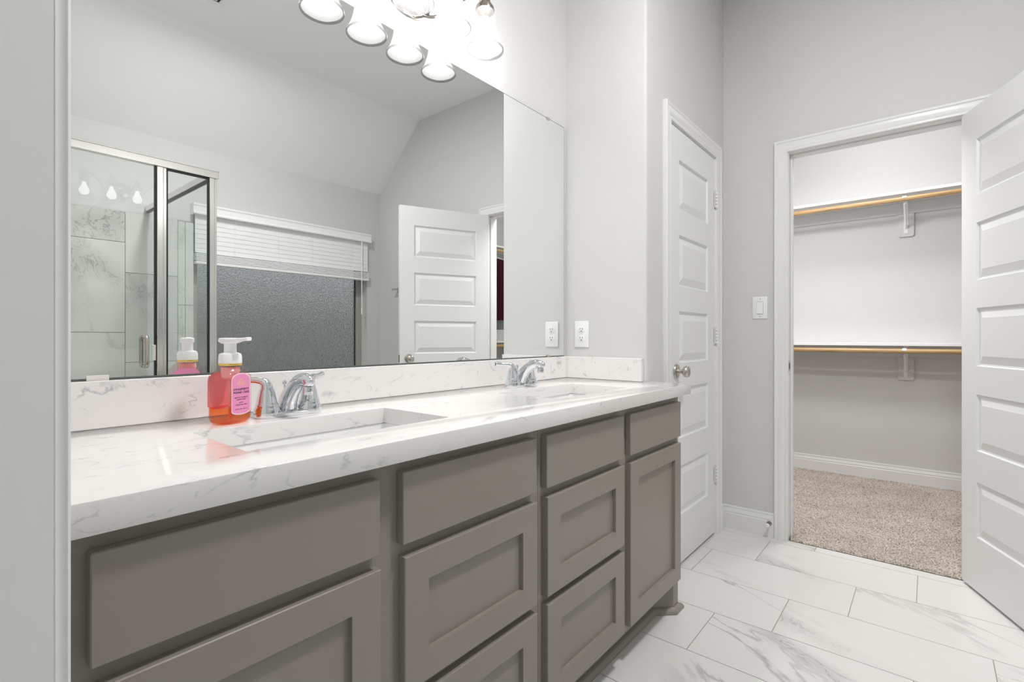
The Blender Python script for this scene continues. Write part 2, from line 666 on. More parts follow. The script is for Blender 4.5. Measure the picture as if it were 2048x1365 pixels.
# ---- carpet
bm = B()
st = 0.0075
cx0, cx1, cy0, cy1 = 2.962, XB - 0.001, -1.315, 1.265
nx, ny = int((cx1 - cx0) / st), int((cy1 - cy0) / st)
grid = []
for i in range(nx + 1):
    col = []
    for j in range(ny + 1):
        x = cx0 + (cx1 - cx0) * i / nx
        y = cy0 + (cy1 - cy0) * j / ny
        z = 0.012 + random.uniform(-0.0045, 0.0045)
        if i == 0:
            z = 0.001
        if 0 < i < nx:
            x += random.uniform(-0.0025, 0.0025)
        if i == 0:
            x += random.uniform(-0.003, 0.003)
        if 0 < j < ny:
            y += random.uniform(-0.0025, 0.0025)
        col.append(bm.verts.new((x, y, z)))
    grid.append(col)
for i in range(nx):
    xm = grid[i][0].co.x
    for j in range(ny):
        ym = grid[i][j].co.y
        if xm < XCB + 0.004 and not (OY0 + 0.004 < ym < OY1 - 0.012):
            continue
        bm.faces.new((grid[i][j], grid[i + 1][j], grid[i + 1][j + 1], grid[i][j + 1]))
bmesh.ops.delete(bm, geom=[v_ for v_ in bm.verts if not v_.link_faces], context='VERTS')
o = obj('carpet', bm, M['carpet'])
tag(o, 'taupe cut pile carpet covering the closet floor', 'carpet', kind='stuff')

# ------------------------------------------------------------------ trim
CAS = [(0.0, 0.0), (0.0, 0.009), (0.003, 0.0115), (0.010, 0.012), (0.014, 0.010), (0.018, 0.0125), (0.040, 0.0165),
       (0.048, 0.0145), (0.053, 0.0185), (0.060, 0.019), (0.064, 0.016), (0.064, 0.0)]


EDGE = [(0.0022, -0.0004), (0.0008, 0.0006), (0.0, 0.0018), (0.0002, 0.0026), (0.0011, 0.0040), (0.0012, 0.0072), (0.0004, 0.0092), (0.0, 0.0104), (0.0006, 0.0118), (0.0022, 0.0128),
        (0.010, 0.012), (0.018, 0.0125), (0.040, 0.0165), (0.048, 0.0145), (0.053, 0.0185), (0.060, 0.019), (0.064, 0.016), (0.064, -0.0004)]


def casing(bm, frame, wid, u0, u1, top, prof=None):
    """mitred casing round a doorway; frame(u, d, z) maps along-wall, proud-of-wall, height"""
    s = wid / 0.064
    st_ = [[], [], [], []]
    for w_, d in (prof or CAS):
        w_ *= s
        st_[0].append(frame(u0 - w_, d, 0.0))
        st_[1].append(frame(u0 - w_, d, top + w_))
        st_[2].append(frame(u1 + w_, d, top + w_))
        st_[3].append(frame(u1 + w_, d, 0.0))
    loft(bm, st_, True, True)


# linen door casing and jamb
bm = B()
casing(bm, lambda u, d, z: (u, YL - d, z), 0.068, 2.181, 2.803, 2.041)
struct('trim_1', bm, M['trim'], 'white moulded casing round the narrow door right of the vanity', 'door casing', smooth=35)
bm = B()
box(bm, 2.174, 2.186, YL, YL + WT, 0, 2.047)
box(bm, 2.798, 2.810, YL, YL + WT, 0, 2.047)
box(bm, 2.186, 2.798, YL, YL + WT, 2.0365, 2.047)
box(bm, 2.186, 2.196, YL + 0.041, YL + 0.075, 0, 2.0365)
box(bm, 2.788, 2.798, YL + 0.041, YL + 0.075, 0, 2.0365)
struct('trim_2', bm, M['trim'], 'white jamb inside the narrow linen door frame', 'door jamb')

# closet casing and jamb
bm = B()
casing(bm, lambda u, d, z: (XC - d, u, z), 0.062, OY0 - 0.004, OY1 + 0.004, OZ + 0.004)
struct('trim_3', bm, M['trim'], 'white moulded casing round the open closet doorway', 'door casing', smooth=35)
bm = B()
casing(bm, lambda u, d, z: (XCB + d, u, z), 0.062, OY0 - 0.004, OY1 + 0.004, OZ + 0.004)
struct('trim_7', bm, M['trim'], 'white casing on the inner closet face of the doorway', 'door casing', smooth=35)
jamb = thing('trim_4', 'white jamb lining of the open closet doorway', 'door jamb', (0, 0, 0), kind='structure')
bm = B()
box(bm, XC - 0.001, XCB + 0.001, OY1, OY1 + 0.016, 0, OZ + 0.016)
box(bm, XC - 0.001, XCB + 0.001, OY0 - 0.016, OY0, 0, OZ + 0.016)
box(bm, XC - 0.001, XCB + 0.001, OY0, OY1, OZ, OZ + 0.016)
obj('jamb_lining', bm, M['trim'], jamb)
bm = B()
box(bm, XC + 0.042, XC + 0.077, OY1 - 0.011, OY1, 0, OZ, 0.003)
box(bm, XC + 0.042, XC + 0.077, OY0, OY0 + 0.011, 0, OZ, 0.003)
box(bm, XC + 0.042, XC + 0.077, OY0 + 0.011, OY1 - 0.011, OZ - 0.011, OZ, 0.003)
obj('door_stop_strip', bm, M['trim'], jamb)
bm = B()
box(bm, XC + 0.006, XC + 0.034, OY1 - 0.0016, OY1 + 0.001, 0.889, 0.945, 0.001)
sp = obj('strike_plate', bm, M['nickel'], jamb)
sp['label'] = 'nickel strike plate'
bm = B()
box(bm, XC + 0.013, XC + 0.025, OY1 - 0.0022, OY1 - 0.0012, 0.902, 0.932)
obj('latch_hole', bm, M['dark'], sp)

# entrance jamb and casing at the left edge of the picture
bm = B()
box(bm, -0.042, XL + 0.001, DY1 - 0.001, DY1 + 0.018, 0, 2.06)
box(bm, -0.042, XL + 0.001, DY0 - 0.018, DY0, 0, 2.06)
box(bm, -0.042, XL + 0.001, DY0, DY1 - 0.001, 2.042, 2.06)
struct('trim_5', bm, M['trim'], 'grey shaded jamb of the entrance doorway filling the left edge', 'door jamb')
bm = B()
casing(bm, lambda u, d, z: (XL + d, u, z), 0.064, DY0 + 0.0015, DY1 - 0.0015, 2.041, EDGE)
struct('trim_6', bm, M['trim'], 'white rounded casing edge of the entrance doorway in front of the counter', 'door casing', smooth=40)

BASEP = [(0.0, 0.0), (0.015, 0.0), (0.015, 0.085), (0.0125, 0.089), (0.0145, 0.095), (0.0125, 0.102), (0.009, 0.112),
         (0.0085, 0.117), (0.010, 0.121), (0.0085, 0.127), (0.0, 0.128)]
bm = B()
prism(bm, [(XC - d, z) for d, z in BASEP], 'y', OY1 + 0.067, YL)
struct('baseboard_closet_wall', bm, M['trim'], 'tall white moulded baseboard between the two doors', 'baseboard')
bm = B()
prism(bm, [(YL - d, z) for d, z in BASEP], 'x', 2.872, XC - 0.0155)
struct('baseboard_linen_wall', bm, M['trim'], 'short white baseboard piece in the corner by the narrow door', 'baseboard')
bm = B()
prism(bm, [(XB - d, z + 0.003) for d, z in BASEP], 'y', -1.32, 1.27)
struct('baseboard_closet_back', bm, M['trim'], 'white moulded baseboard along the closet back wall', 'baseboard')
bm = B()
prism(bm, [(XC - d, z) for d, z in BASEP], 'y', YO, OY0 - 0.067)
struct('baseboard_behind_door', bm, M['trim'], 'white baseboard behind the open closet door', 'baseboard')

# ------------------------------------------------------------------ doors
PZ = [(0.236, 0.466), (0.596, 0.830), (0.948, 1.190), (1.306, 1.545), (1.662, 1.894)]


def door_face(bm, W, stile, y, sgn):
    """one moulded face of a five panel door in the local xz plane at depth y; sgn = outward direction"""
    z0, z1 = 0.012, 2.032
    zs = [z0] + [q for p in PZ for q in p] + [z1]
    xsn = [0, stile, W - stile, W]
    V = {(i, j): bm.verts.new((xsn[i], y, zs[j])) for i in range(4) for j in range(len(zs))}
    for j in range(len(zs) - 1):
        for i in range(3):
            if i == 1 and j % 2 == 1:
                prev = [V[1, j], V[2, j], V[2, j + 1], V[1, j + 1]]
                for ins, dep in ((0.004, -0.0085), (0.010, -0.0095), (0.040, -0.001), (0.0425, -0.0002)):
                    a = [bm.verts.new((x, y + sgn * dep, z)) for x, z in (
                        (stile + ins, zs[j] + ins), (W - stile - ins, zs[j] + ins),
                        (W - stile - ins, zs[j + 1] - ins), (stile + ins, zs[j + 1] - ins))]
                    for k in range(4):
                        bm.faces.new((prev[k], prev[(k + 1) % 4], a[(k + 1) % 4], a[k]))
                    prev = a
                bm.faces.new(prev)
            else:
                bm.faces.new((V[i, j], V[i + 1, j], V[i + 1, j + 1], V[i, j + 1]))
    n = len(zs)
    return [V[0, j] for j in range(n)], [V[3, j] for j in range(n)], [V[i, 0] for i in range(4)], [V[i, n - 1] for i in range(4)]


def door_slab(W, T=0.035, stile=0.107):
    bm = B()
    a = door_face(bm, W, stile, 0.0, -1)
    b_ = door_face(bm, W, stile, T, 1)
    for p, q in zip(a, b_):
        for k in range(len(p) - 1):
            bm.faces.new((p[k], p[k + 1], q[k + 1], q[k]))
    return bm


KNOB = [(0.0335, 0.0), (0.0335, 0.004), (0.031, 0.008), (0.026, 0.0095), (0.013, 0.011), (0.0105, 0.018), (0.0105, 0.030),
        (0.014, 0.034), (0.0225, 0.0385), (0.0265, 0.046), (0.0265, 0.052), (0.023, 0.059), (0.015, 0.0625), (0.004, 0.0635)]


def knob_bm(x, y, z, sgn):
    """knob projecting in local y * sgn"""
    bm = B()
    mt = Matrix.Translation((x, y, z)) @ Matrix.Rotation(PI / 2 if sgn < 0 else -PI / 2, 4, 'X')
    lathe(bm, KNOB, 28, mt)
    return bm


def hinge_bm(x, y, z):
    bm = B()
    for k in range(5):
        lathe(bm, [(0.0058, 0.0), (0.0062, 0.001), (0.0062, 0.0135), (0.0058, 0.0145)], 12,
              Matrix.Translation((x, y, z - 0.043 + k * 0.0176)))
    lathe(bm, [(0.003, 0), (0.0045, 0.002), (0.0045, 0.004), (0.002, 0.006)], 10, Matrix.Translation((x, y, z + 0.043)))
    lathe(bm, [(0.002, -0.006), (0.0045, -0.004), (0.0045, -0.002), (0.003, 0.0)], 10, Matrix.Translation((x, y, z - 0.043)))
    box(bm, x - 0.016, x + 0.010, y + 0.005, y + 0.0075, z - 0.044, z + 0.044)
    return bm


# linen door, closed
d1 = thing('door_1', 'closed narrow white five panel door right of the vanity', 'door', (2.1885, YL - 0.001, 0), kind='structure')
obj('door_slab', door_slab(0.608), M['door'], d1)
k_ = obj('door_knob', knob_bm(0.066, -0.0005, 0.912, -1), M['nickel'], d1, 40)
k_['label'] = 'round satin nickel door knob'
for hz in (0.326, 1.076, 1.813):
    obj('hinge', hinge_bm(0.6105, -0.0100, hz), M['trim'], d1, 40)

# closet door, standing open into the room
ang = math.radians(22.7)
ddir = Vector((-math.cos(ang), -math.sin(ang), 0))
dn = Vector((-math.sin(ang), math.cos(ang), 0))     # face towards the mirror
corner = Vector((2.942, -0.110, 0))
# local x runs from the free edge to the hinge, local -y faces the mirror
d2 = thing('door_2', 'open white five panel closet door standing at the right edge', 'door', tuple(corner + ddir * 0.711), 0, kind='structure')
d2.rotation_euler = (0, 0, math.atan2(-ddir.y, -ddir.x) + PI)
d2.location = tuple(corner)
# with this turn local +x points along ddir and local -y along dn
obj('door_slab', door_slab(0.711), M['door'], d2)
bm = knob_bm(0.711 - 0.066, -0.0005, 0.912, -1)
k_ = obj('door_knob', bm, M['nickel'], d2, 40)
k_['label'] = 'round satin nickel door knob'
obj('door_knob', knob_bm(0.711 - 0.066, 0.0355, 0.912, 1), M['nickel'], d2, 40)
bm = B()
box(bm, 0.7105, 0.7125, 0.005, 0.030, 0.884, 0.940, 0.0008)
obj('latch_plate', bm, M['nickel'], d2)
for hz in (0.30, 1.05, 1.81):
    bm = B()
    lathe(bm, [(0.0062, -0.044), (0.0062, 0.044)], 12, Matrix.Translation((-0.004, 0.040, hz)))
    box(bm, -0.0012, 0.0, 0.006, 0.036, hz - 0.044, hz + 0.044)
    obj('hinge', bm, M['trim'], d2, 40)

# little wall stop on the baseboard
t = thing('door_stop', 'small nickel door stop with rubber tip on the baseboard by the closet casing', 'door stop', (XC - 0.015, 0.655, 0.075))
bm = B()
mt = Matrix.Rotation(-PI / 2, 4, 'Y')
lathe(bm, [(0.0125, 0.0), (0.0125, 0.003), (0.006, 0.006), (0.0055, 0.030), (0.008, 0.032), (0.008, 0.036)], 18, mt)
obj('stem', bm, M['bright_nickel'], t, 40)
bm = B()
lathe(bm, [(0.0095, 0.036), (0.0105, 0.039), (0.0105, 0.047), (0.008, 0.050)], 18, mt)
obj('rubber_tip', bm, M['plastic'], t, 40)

# ------------------------------------------------------------------ vanity cabinets
YF = 0.762   # face frame
ZB, ZT = 0.105, 0.8445


def shaker(bm, x0, x1, z0, z1, rail=0.058, T=0.020):
    """frame and recessed panel front; front face at YF - T"""
    yf = YF - T
    o_ = [(x0, z0), (x1, z0), (x1, z1), (x0, z1)]
    i_ = [(x0 + rail, z0 + rail), (x1 - rail, z0 + rail), (x1 - rail, z1 - rail), (x0 + rail, z1 - rail)]
    e = 0.0015
    oo = [bm.verts.new((x + (e if x == x0 else -e), yf, z + (e if z == z0 else -e))) for x, z in o_]
    oe = [bm.verts.new((x, yf + e, z)) for x, z in o_]
    ob = [bm.verts.new((x, YF, z)) for x, z in o_]
    if1 = [bm.verts.new((x, yf, z)) for x, z in i_]
    if2 = [bm.verts.new((x, yf + 0.011, z)) for x, z in i_]
    for k in range(4):
        j = (k + 1) % 4
        bm.faces.new((oo[k], oo[j], if1[j], if1[k]))
        bm.faces.new((oe[k], oe[j], oo[j], oo[k]))
        bm.faces.new((ob[k], ob[j], oe[j], oe[k]))
        bm.faces.new((if1[k], if1[j], if2[j], if2[k]))
    bm.faces.new(if2)
    bm.faces.new(ob)


def slab_front(bm, x0, x1, z0, z1, T=0.020):
    box(bm, x0, x1, YF - T, YF, z0, z1, 0.0015, 1)


def cabinet(x0, x1, label, doorx, drawx, foot):
    t = thing('vanity_cabinet', label, 'cabinet', ((x0 + x1) / 2, YF, 0), group='grey vanity cabinets')
    L = (x0 + x1) / 2

    def O(name, bm, m=M['cabinet'], smooth=None, parent=t):
        off = Vector((-L, -YF, 0)) if parent == t else Vector((0, 0, 0))
        bmesh.ops.translate(bm, verts=bm.verts, vec=off)
        return obj(name, bm, m, parent, smooth)
    bm = B()
    box(bm, x0, x1, YF, YF + 0.019, ZB, ZT)
    box(bm, x0, x0 + 0.016, YF + 0.019, YW - 0.004, ZB, ZT)
    box(bm, x1 - 0.016, x1, YF + 0.019, YW - 0.004, ZB, ZT)
    box(bm, x0 + 0.016, x1 - 0.016, YF + 0.019, YW - 0.004, ZB, ZB + 0.016)
    O('carcass', bm)
    bm = B()
    yk = 0.822
    if foot:
        pol = [(x0, yk), (1.838, yk), (1.898, YF + 0.0005), (x1, YF + 0.0005), (x1, YW - 0.01), (1.88, YW - 0.01), (1.88, yk + 0.016), (x0, yk + 0.016)]
    else:
        pol = [(x0, yk), (x1, yk), (x1, yk + 0.016), (x0, yk + 0.016)]
    prism(bm, pol, 'z', 0.0, ZB - 0.0005)
    O('toe_kick', bm)
    # base moulding along the floor
    bm = B()
    path = [(x0, yk), (1.838, yk), (1.898, YF), (x1, YF), (x1, 0.80)] if foot else [(x0, yk), (x1, yk)]
    prof = [(0, 0.0005), (0.018, 0.0005), (0.018, 0.006), (0.0155, 0.013), (0.010, 0.019), (0.003, 0.022), (0, 0.022)]
    loops = []
    for k, p in enumerate(path):
        p = Vector((*p, 0))
        ds = []
        if k > 0:
            ds.append((p - Vector((*path[k - 1], 0))).normalized())
        if k < len(path) - 1:
            ds.append((Vector((*path[k + 1], 0)) - p).normalized())
        ns = [Vector((d.y, -d.x, 0)) for d in ds]
        nn = sum(ns, Vector()).normalized()
        s = 1 / max(nn.dot(ns[0]), 0.3)
        loops.append([p + nn * (w_ * s) + Vector((0, 0, z)) for w_, z in prof])
    loft(bm, loops)
    O('base_moulding', bm, smooth=None)
    # fronts
    bm = B()
    slab_front(bm, doorx[0], doorx[1], 0.684, 0.818)
    O('false_drawer_front', bm)
    bm = B()
    shaker(bm, doorx[0] + 0.002, doorx[1] + 0.002, 0.128, 0.659)
    O('door', bm)
    bm = B()
    slab_front(bm, drawx[0], drawx[1], 0.685, 0.819)
    O('drawer', bm)
    for z0, z1 in ((0.408, 0.661), (0.128, 0.388)):
        bm = B()
        shaker(bm, drawx[0] + 0.004, drawx[1] + 0.004, z0, z1)
        O('drawer', bm)
    return t


cabinet(0.0865, 1.0195, 'grey shaker vanity cabinet under the left sink, nearest the camera', (0.135, 0.532), (0.582, 0.990), False)
cabinet(1.0205, 1.943, 'grey shaker vanity cabinet under the right sink, with the moulded foot at its end', (1.494, 1.920), (1.033, 1.449), True)

# ------------------------------------------------------------------ countertop, sinks
SA = (0.350, 0.795, 0.846, 1.092)
SB = (1.238, 1.683, 0.846, 1.094)
bm = B()
gx = [0.0865, SA[0], SA[1], SB[0], SB[1], 1.9425, 1.968]
gy = [0.720, 0.846, 0.8925, 1.092, 1.290]
V = {(i, j): bm.verts.new((x, y, 0.885)) for i, x in enumerate(gx) for j, y in enumerate(gy)}
fs = []
for i in range(len(gx) - 1):
    for j in range(len(gy) - 1):
        if i in (1, 3) and j in (1, 2):
            continue
        if i == 5 and j >= 2:
            continue
        fs.append(bm.faces.new((V[i, j], V[i + 1, j], V[i + 1, j + 1], V[i, j + 1])))
bmesh.ops.delete(bm, geom=[v_ for v_ in bm.verts if not v_.link_faces], context='VERTS')
ext = bmesh.ops.extrude_face_region(bm, geom=fs)
bmesh.ops.translate(bm, verts=[g for g in ext['geom'] if isinstance(g, bmesh.types.BMVert)], vec=(0, 0, -0.040))
bmesh.ops.recalc_face_normals(bm, faces=bm.faces)
bmesh.ops.dissolve_limit(bm, angle_limit=0.01, verts=bm.verts, edges=bm.edges)
bevel_sharp(bm, 0.0022, 2)
o = obj('countertop', bm, M['quartz'], None, 30)
tag(o, 'long white quartz countertop with faint grey veins over the grey cabinets', 'countertop')

bm = B()
box(bm, 0.0865, 1.9235, 1.271, YW - 0.001, 0.8855, 0.981, 0.0015, 1)
tag(obj('backsplash', bm, M['quartz']), 'long low white quartz backsplash under the mirror', 'backsplash')
bm = B()
box(bm, 1.924, XR - 0.001, 0.9075, YW - 0.001, 0.8855, 0.981, 0.0015, 1)
tag(obj('side_splash', bm, M['quartz']), 'short white quartz splash on the wall at the right end of the counter', 'backsplash')


def sink(label, S):
    cx, cy = (S[0] + S[1]) / 2, (S[2] + S[3]) / 2
    hx, hy = (S[1] - S[0]) / 2, (S[3] - S[2]) / 2
    t = thing('sink', label, 'sink', (cx, cy, 0.8445), group='undermount sinks')
    bm = B()
    zt = -0.0003
    inner = [(0.004, zt, 0.016), (0.003, -0.006, 0.018), (-0.004, -0.070, 0.026), (-0.010, -0.108, 0.035),
             (-0.024, -0.124, 0.05), (-0.060, -0.131, 0.05), (-0.10, -0.134, 0.02)]
    outer = [(-0.055, -0.142, 0.05), (-0.020, -0.136, 0.05), (0.0, -0.110, 0.04), (0.008, -0.060, 0.03), (0.010, -0.012, 0.02),
             (0.018, -0.010, 0.02), (0.018, zt, 0.02)]
    loops = [rrect(0, 0, hx + i_, hy + i_, r_, z) for i_, z, r_ in outer[::1]]
    loops += [rrect(0, 0, hx + i_, hy + i_, r_, z) for i_, z, r_ in inner]
    loft(bm, loops, True, True)
    obj('basin', bm, M['porcelain'], t, 40)
    bm = B()
    lathe(bm, [(0.022, -0.134), (0.022, -0.1325), (0.018, -0.1315), (0.010, -0.131), (0.002, -0.1305)], 24)
    obj('drain', bm, M['chrome'], t, 40)
    return t


sink('white rectangular undermount sink in front of the left faucet', SA)
sink('white rectangular undermount sink in front of the right faucet', SB)

# ------------------------------------------------------------------ faucets
t = thing('faucet', 'chrome two handle faucet beside the pink soap bottle', 'faucet', (0.577, 1.165, 0.8852), group='chrome centerset faucets')
bm = B()
loops = []
for ins, z in ((0.001, 0.0), (0.0, 0.004), (0.0, 0.008), (0.003, 0.0105)):
    loops.append(rrect(0, 0, 0.078 - ins, 0.0255 - ins, 0.0255, z, 10))
loft(bm, loops)
for s in (-1, 1):
    lathe(bm, [(0.0272, 0.0), (0.0278, 0.004), (0.0278, 0.0185), (0.0262, 0.0225), (0.020, 0.0235)], 32, Matrix.Translation((s * 0.051, 0, 0)))
obj('base_plate', bm, M['chrome'], t, 40)
bm = B()
tube(bm, [(0, 0.010, 0.015), (0, 0.002, 0.034), (0, -0.018, 0.058), (0, -0.046, 0.078), (0, -0.072, 0.086), (0, -0.094, 0.082), (0, -0.102, 0.076)],
     [0.027, 0.0245, 0.0205, 0.0178, 0.0162, 0.0145, 0.009], 20, 6, 0.80, up=(1, 0, 0))
obj('spout', bm, M['chrome'], t, 50)
bm = B()
lathe(bm, [(0.0095, 0.0), (0.0115, 0.002), (0.0115, 0.014), (0.010, 0.018)], 22, Matrix.Translation((0, -0.088, 0.054)) @ Matrix.Rotation(0.12, 4, 'X'))
obj('aerator', bm, M['chrome'], t, 40)
for s in (-1, 1):
    bm = B()
    lathe(bm, [(0.0245, 0.0225), (0.0245, 0.029), (0.0225, 0.032), (0.0215, 0.036), (0.0185, 0.052), (0.0155, 0.064)], 24,
          Matrix.Translation((s * 0.051, 0, 0)), True, True)
    hd = obj('handle', bm, M['chrome'], t, 40)
    bm = B()
    tube(bm, [(s * 0.051, 0, 0.050), (s * 0.0515, 0, 0.066), (s * 0.0555, 0.003, 0.078), (s * 0.068, 0.012, 0.0835), (s * 0.088, 0.025, 0.0845), (s * 0.104, 0.035, 0.087), (s * 0.1055, 0.0355, 0.087)],
         [0.0160, 0.0155, 0.0125, 0.0092, 0.0078, 0.0084, 0.0060], 16, 6, 0.9)
    obj('lever', bm, M['chrome'], hd, 50)
bm = B()
lathe(bm, [(0.0022, 0.02), (0.0022, 0.068), (0.0052, 0.071), (0.0055, 0.076), (0.0035, 0.080)], 14, Matrix.Translation((0, 0.020, 0)))
obj('lift_rod', bm, M['chrome'], t, 40)
dup(t, (1.461, 1.167, 0.8852), 'chrome two handle faucet near the outlet at the right end of the counter')

# ------------------------------------------------------------------ soap bottle
t = thing('soap_bottle', 'pink foaming hand soap bottle with white pump beside the left faucet', 'soap bottle', (0.4445, 1.156, 0.8853), math.radians(21.2))
HX, HY, RR = 0.0385, 0.0300, 0.021
prof = [(-0.010, 0.0), (-0.004, 0.0012), (-0.001, 0.005), (0.0, 0.011), (0.0, 0.100), (-0.0015, 0.106), (-0.006, 0.112), (-0.0130, 0.1185), (-0.0165, 0.1225)]


def bottle_loops(ins0):
    l = []
    for i_, z in prof:
        l.append(rrect(0, 0, HX + i_ - ins0, max(HY + i_ - ins0, 0.0145), RR, z + (ins0 if z < 0.002 else 0)))
    return l


bm = B()
loft(bm, bottle_loops(0.0))
obj('bottle_body', bm, M['bottle'], t, 40)
bm = B()
ll = [rrect(0, 0, HX + i_ - 0.0012, HY + i_ - 0.0012, RR - 0.001, z) for i_, z in ((-0.010, 0.0014), (-0.004, 0.0024), (-0.001, 0.006), (0.0, 0.012), (0.0, 0.034))]
loft(bm, ll)
lq = obj('liquid', bm, M['liquid'], t, 40)
lq['label'] = 'orange liquid soap at the bottom'


def label_shape(w, z0, z1, y, grow=0.0):
    pts = []
    zr = w * 0.62
    for k in range(13):
        a = PI * k / 12
        pts.append(((w + grow) * math.cos(a), y, z1 - zr + (zr + grow) * math.sin(a)))
    for k in range(13):
        a = PI + PI * k / 12
        pts.append(((w + grow) * math.cos(a), y, z0 + zr * 0.55 + (zr * 0.55 + grow) * math.sin(a)))
    return pts


def label_mesh(w, z0, z1, y0, y1, mats_=(0, 0)):
    bm = B()
    A = [bm.verts.new(p) for p in label_shape(w, z0, z1, y0)]
    Z = [bm.verts.new(p) for p in label_shape(w, z0, z1, y1)]
    bm.faces.new(A).material_index = mats_[0]
    bm.faces.new(Z).material_index = mats_[1]
    n_ = len(A)
    for k in range(n_):
        bm.faces.new((A[k], A[(k + 1) % n_], Z[(k + 1) % n_], Z[k]))
    return bm


def text_into(parent, name, lines, m, flip=False):
    bmT = B()
    for body, size, z, y, bold in lines:
        cu = bpy.data.curves.new('t', 'FONT')
        cu.body = body
        cu.size = size
        cu.align_x = 'CENTER'
        cu.offset = bold
        cu.space_character = 1.08
        ot = bpy.data.objects.new('t', cu)
        me = bpy.data.meshes.new_from_object(ot)
        tmp = B()
        tmp.from_mesh(me)
        mt_ = Matrix.Translation((0, y, z)) @ Matrix.Rotation(PI / 2, 4, 'X')
        if flip:
            mt_ = Matrix.Rotation(PI, 4, 'Z') @ mt_
        bmesh.ops.transform(tmp, matrix=mt_, verts=tmp.verts)
        me2 = bpy.data.meshes.new('t2')
        tmp.to_mesh(me2)
        tmp.free()
        bmT.from_mesh(me2)
        bpy.data.objects.remove(ot)
        bpy.data.curves.remove(cu)
        bpy.data.meshes.remove(me)
        bpy.data.meshes.remove(me2)
    return obj(name, bmT, m, parent, recalc=False)


lab = obj('front_label', label_mesh(0.0245, 0.018, 0.107, -HY - 0.0003, -HY - 0.0001), M['label_rim'], t)
lab['label'] = 'pink front label with dark lettering'
obj('label_field', label_mesh(0.0225, 0.0205, 0.1045, -HY - 0.0005, -HY - 0.0003), M['label_pink'], lab)
yl = -HY - 0.0007
text_into(lab, 'label_lettering', [
    ('STRAWBERRY', 0.0059, 0.0700, yl, 0.00022), ('POUND CAKE', 0.0059, 0.0635, yl, 0.00022),
    ('GENTLE FOAMING', 0.0039, 0.0535, yl, 0.00005), ('HAND SOAP', 0.0039, 0.0492, yl, 0.00005),
    ('WITH', 0.0036, 0.0427, yl, 0.00005), ('ESSENTIAL OILS', 0.0039, 0.0382, yl, 0.00005),
    ('8.75 FL OZ / 259 mL', 0.0034, 0.0292, yl, 0.00005)], M['ink'])
bm = B()
# cake slice emblem with a little swash below
for p in ([(-0.008, 0.086), (0.008, 0.086), (0.0, 0.0955)], ):
    o1 = [bm.verts.new((x, yl, z)) for x, z in p]
    cxy = (sum(x for x, z in p) / 3, sum(z for x, z in p) / 3)
    i1 = [bm.verts.new((cxy[0] + (x - cxy[0]) * 0.72, yl, cxy[1] + (z - cxy[1]) * 0.72)) for x, z in p]
    for k in range(3):
        bm.faces.new((o1[k], o1[(k + 1) % 3], i1[(k + 1) % 3], i1[k]))
for zc in (0.084, 0.0815):
    pts = [(-0.0115 + 0.023 * k / 12, zc + 0.0012 * math.sin(k * 1.3)) for k in range(13)]
    for (xa, za), (xb, zb) in zip(pts, pts[1:]):
        q = [bm.verts.new((x, yl, z)) for x, z in ((xa, za), (xb, zb), (xb, zb + 0.0009), (xa, za + 0.0009))]
        bm.faces.new(q)
obj('label_emblem', bm, M['emblem'], lab)
bm = label_mesh(0.0290, 0.027, 0.108, HY + 0.0002, HY + 0.0004, (0, 0))
bl = obj('back_label', bm, [M['label_pink']], t)
bl['label'] = 'pink back label facing the mirror'
bm = label_mesh(0.0290, 0.027, 0.108, HY - 0.0007, HY - 0.0005, (0, 0))
obj('label_inside', bm, [M['label_back']], bl)
text_into(bl, 'label_lettering', [('STRAWBERRY', 0.0055, 0.0850, -HY - 0.0007, 0.0002), ('POUND CAKE', 0.0055, 0.0785, -HY - 0.0007, 0.0002),
                                  ('GENTLE FOAMING HAND SOAP', 0.0030, 0.0710, -HY - 0.0007, 0.0)], M['ink'], True)
bm = B()
lathe(bm, [(0.0180, 0.105), (0.0180, 0.119)], 24)
lathe(bm, [(0.013, 0.094), (0.0172, 0.097), (0.0172, 0.105)], 24)
lathe(bm, [(0.0035, 0.008), (0.0035, 0.094)], 12)
obj('pump_tube', bm, M['tube'], t, 40)
bm = B()
lathe(bm, [(0.0228, 0.1225), (0.0232, 0.1235), (0.0232, 0.1262), (0.0228, 0.1270)], 40)
obj('gold_band', bm, M['gold'], t, 40)
bm = B()
lathe(bm, [(0.0224, 0.1270), (0.0228, 0.129), (0.0224, 0.142), (0.0208, 0.1470), (0.0170, 0.1490), (0.0128, 0.1500)], 40)
obj('pump_collar', bm, M['pump'], t, 40)
bm = B()
lathe(bm, [(0.0122, 0.1495), (0.0120, 0.168), (0.0130, 0.170)], 28)
ph = obj('pump_stem', bm, M['pump'], t, 40)
bm = B()
loops = []
for y, hx, zb, zt_ in ((0.0215, 0.010, 0.1745, 0.1800), (0.0200, 0.0125, 0.1715, 0.1812), (0.010, 0.0150, 0.1690, 0.1815), (-0.004, 0.0150, 0.1685, 0.1815),
                       (-0.016, 0.0120, 0.1705, 0.1812), (-0.028, 0.0085, 0.1738, 0.1812), (-0.042, 0.0072, 0.1748, 0.1820), (-0.0515, 0.0068, 0.1752, 0.1832), (-0.0525, 0.006, 0.1762, 0.1826)):
    zc, hz_ = (zb + zt_) / 2, (zt_ - zb) / 2
    loops.append([Vector((p.x, y, zc + p.y)) for p in rrect(0, 0, hx, hz_, min(hz_ * 0.8, 0.004), 0, 4)])
loft(bm, loops)
obj('pump_head', bm, M['pump'], t, 40)

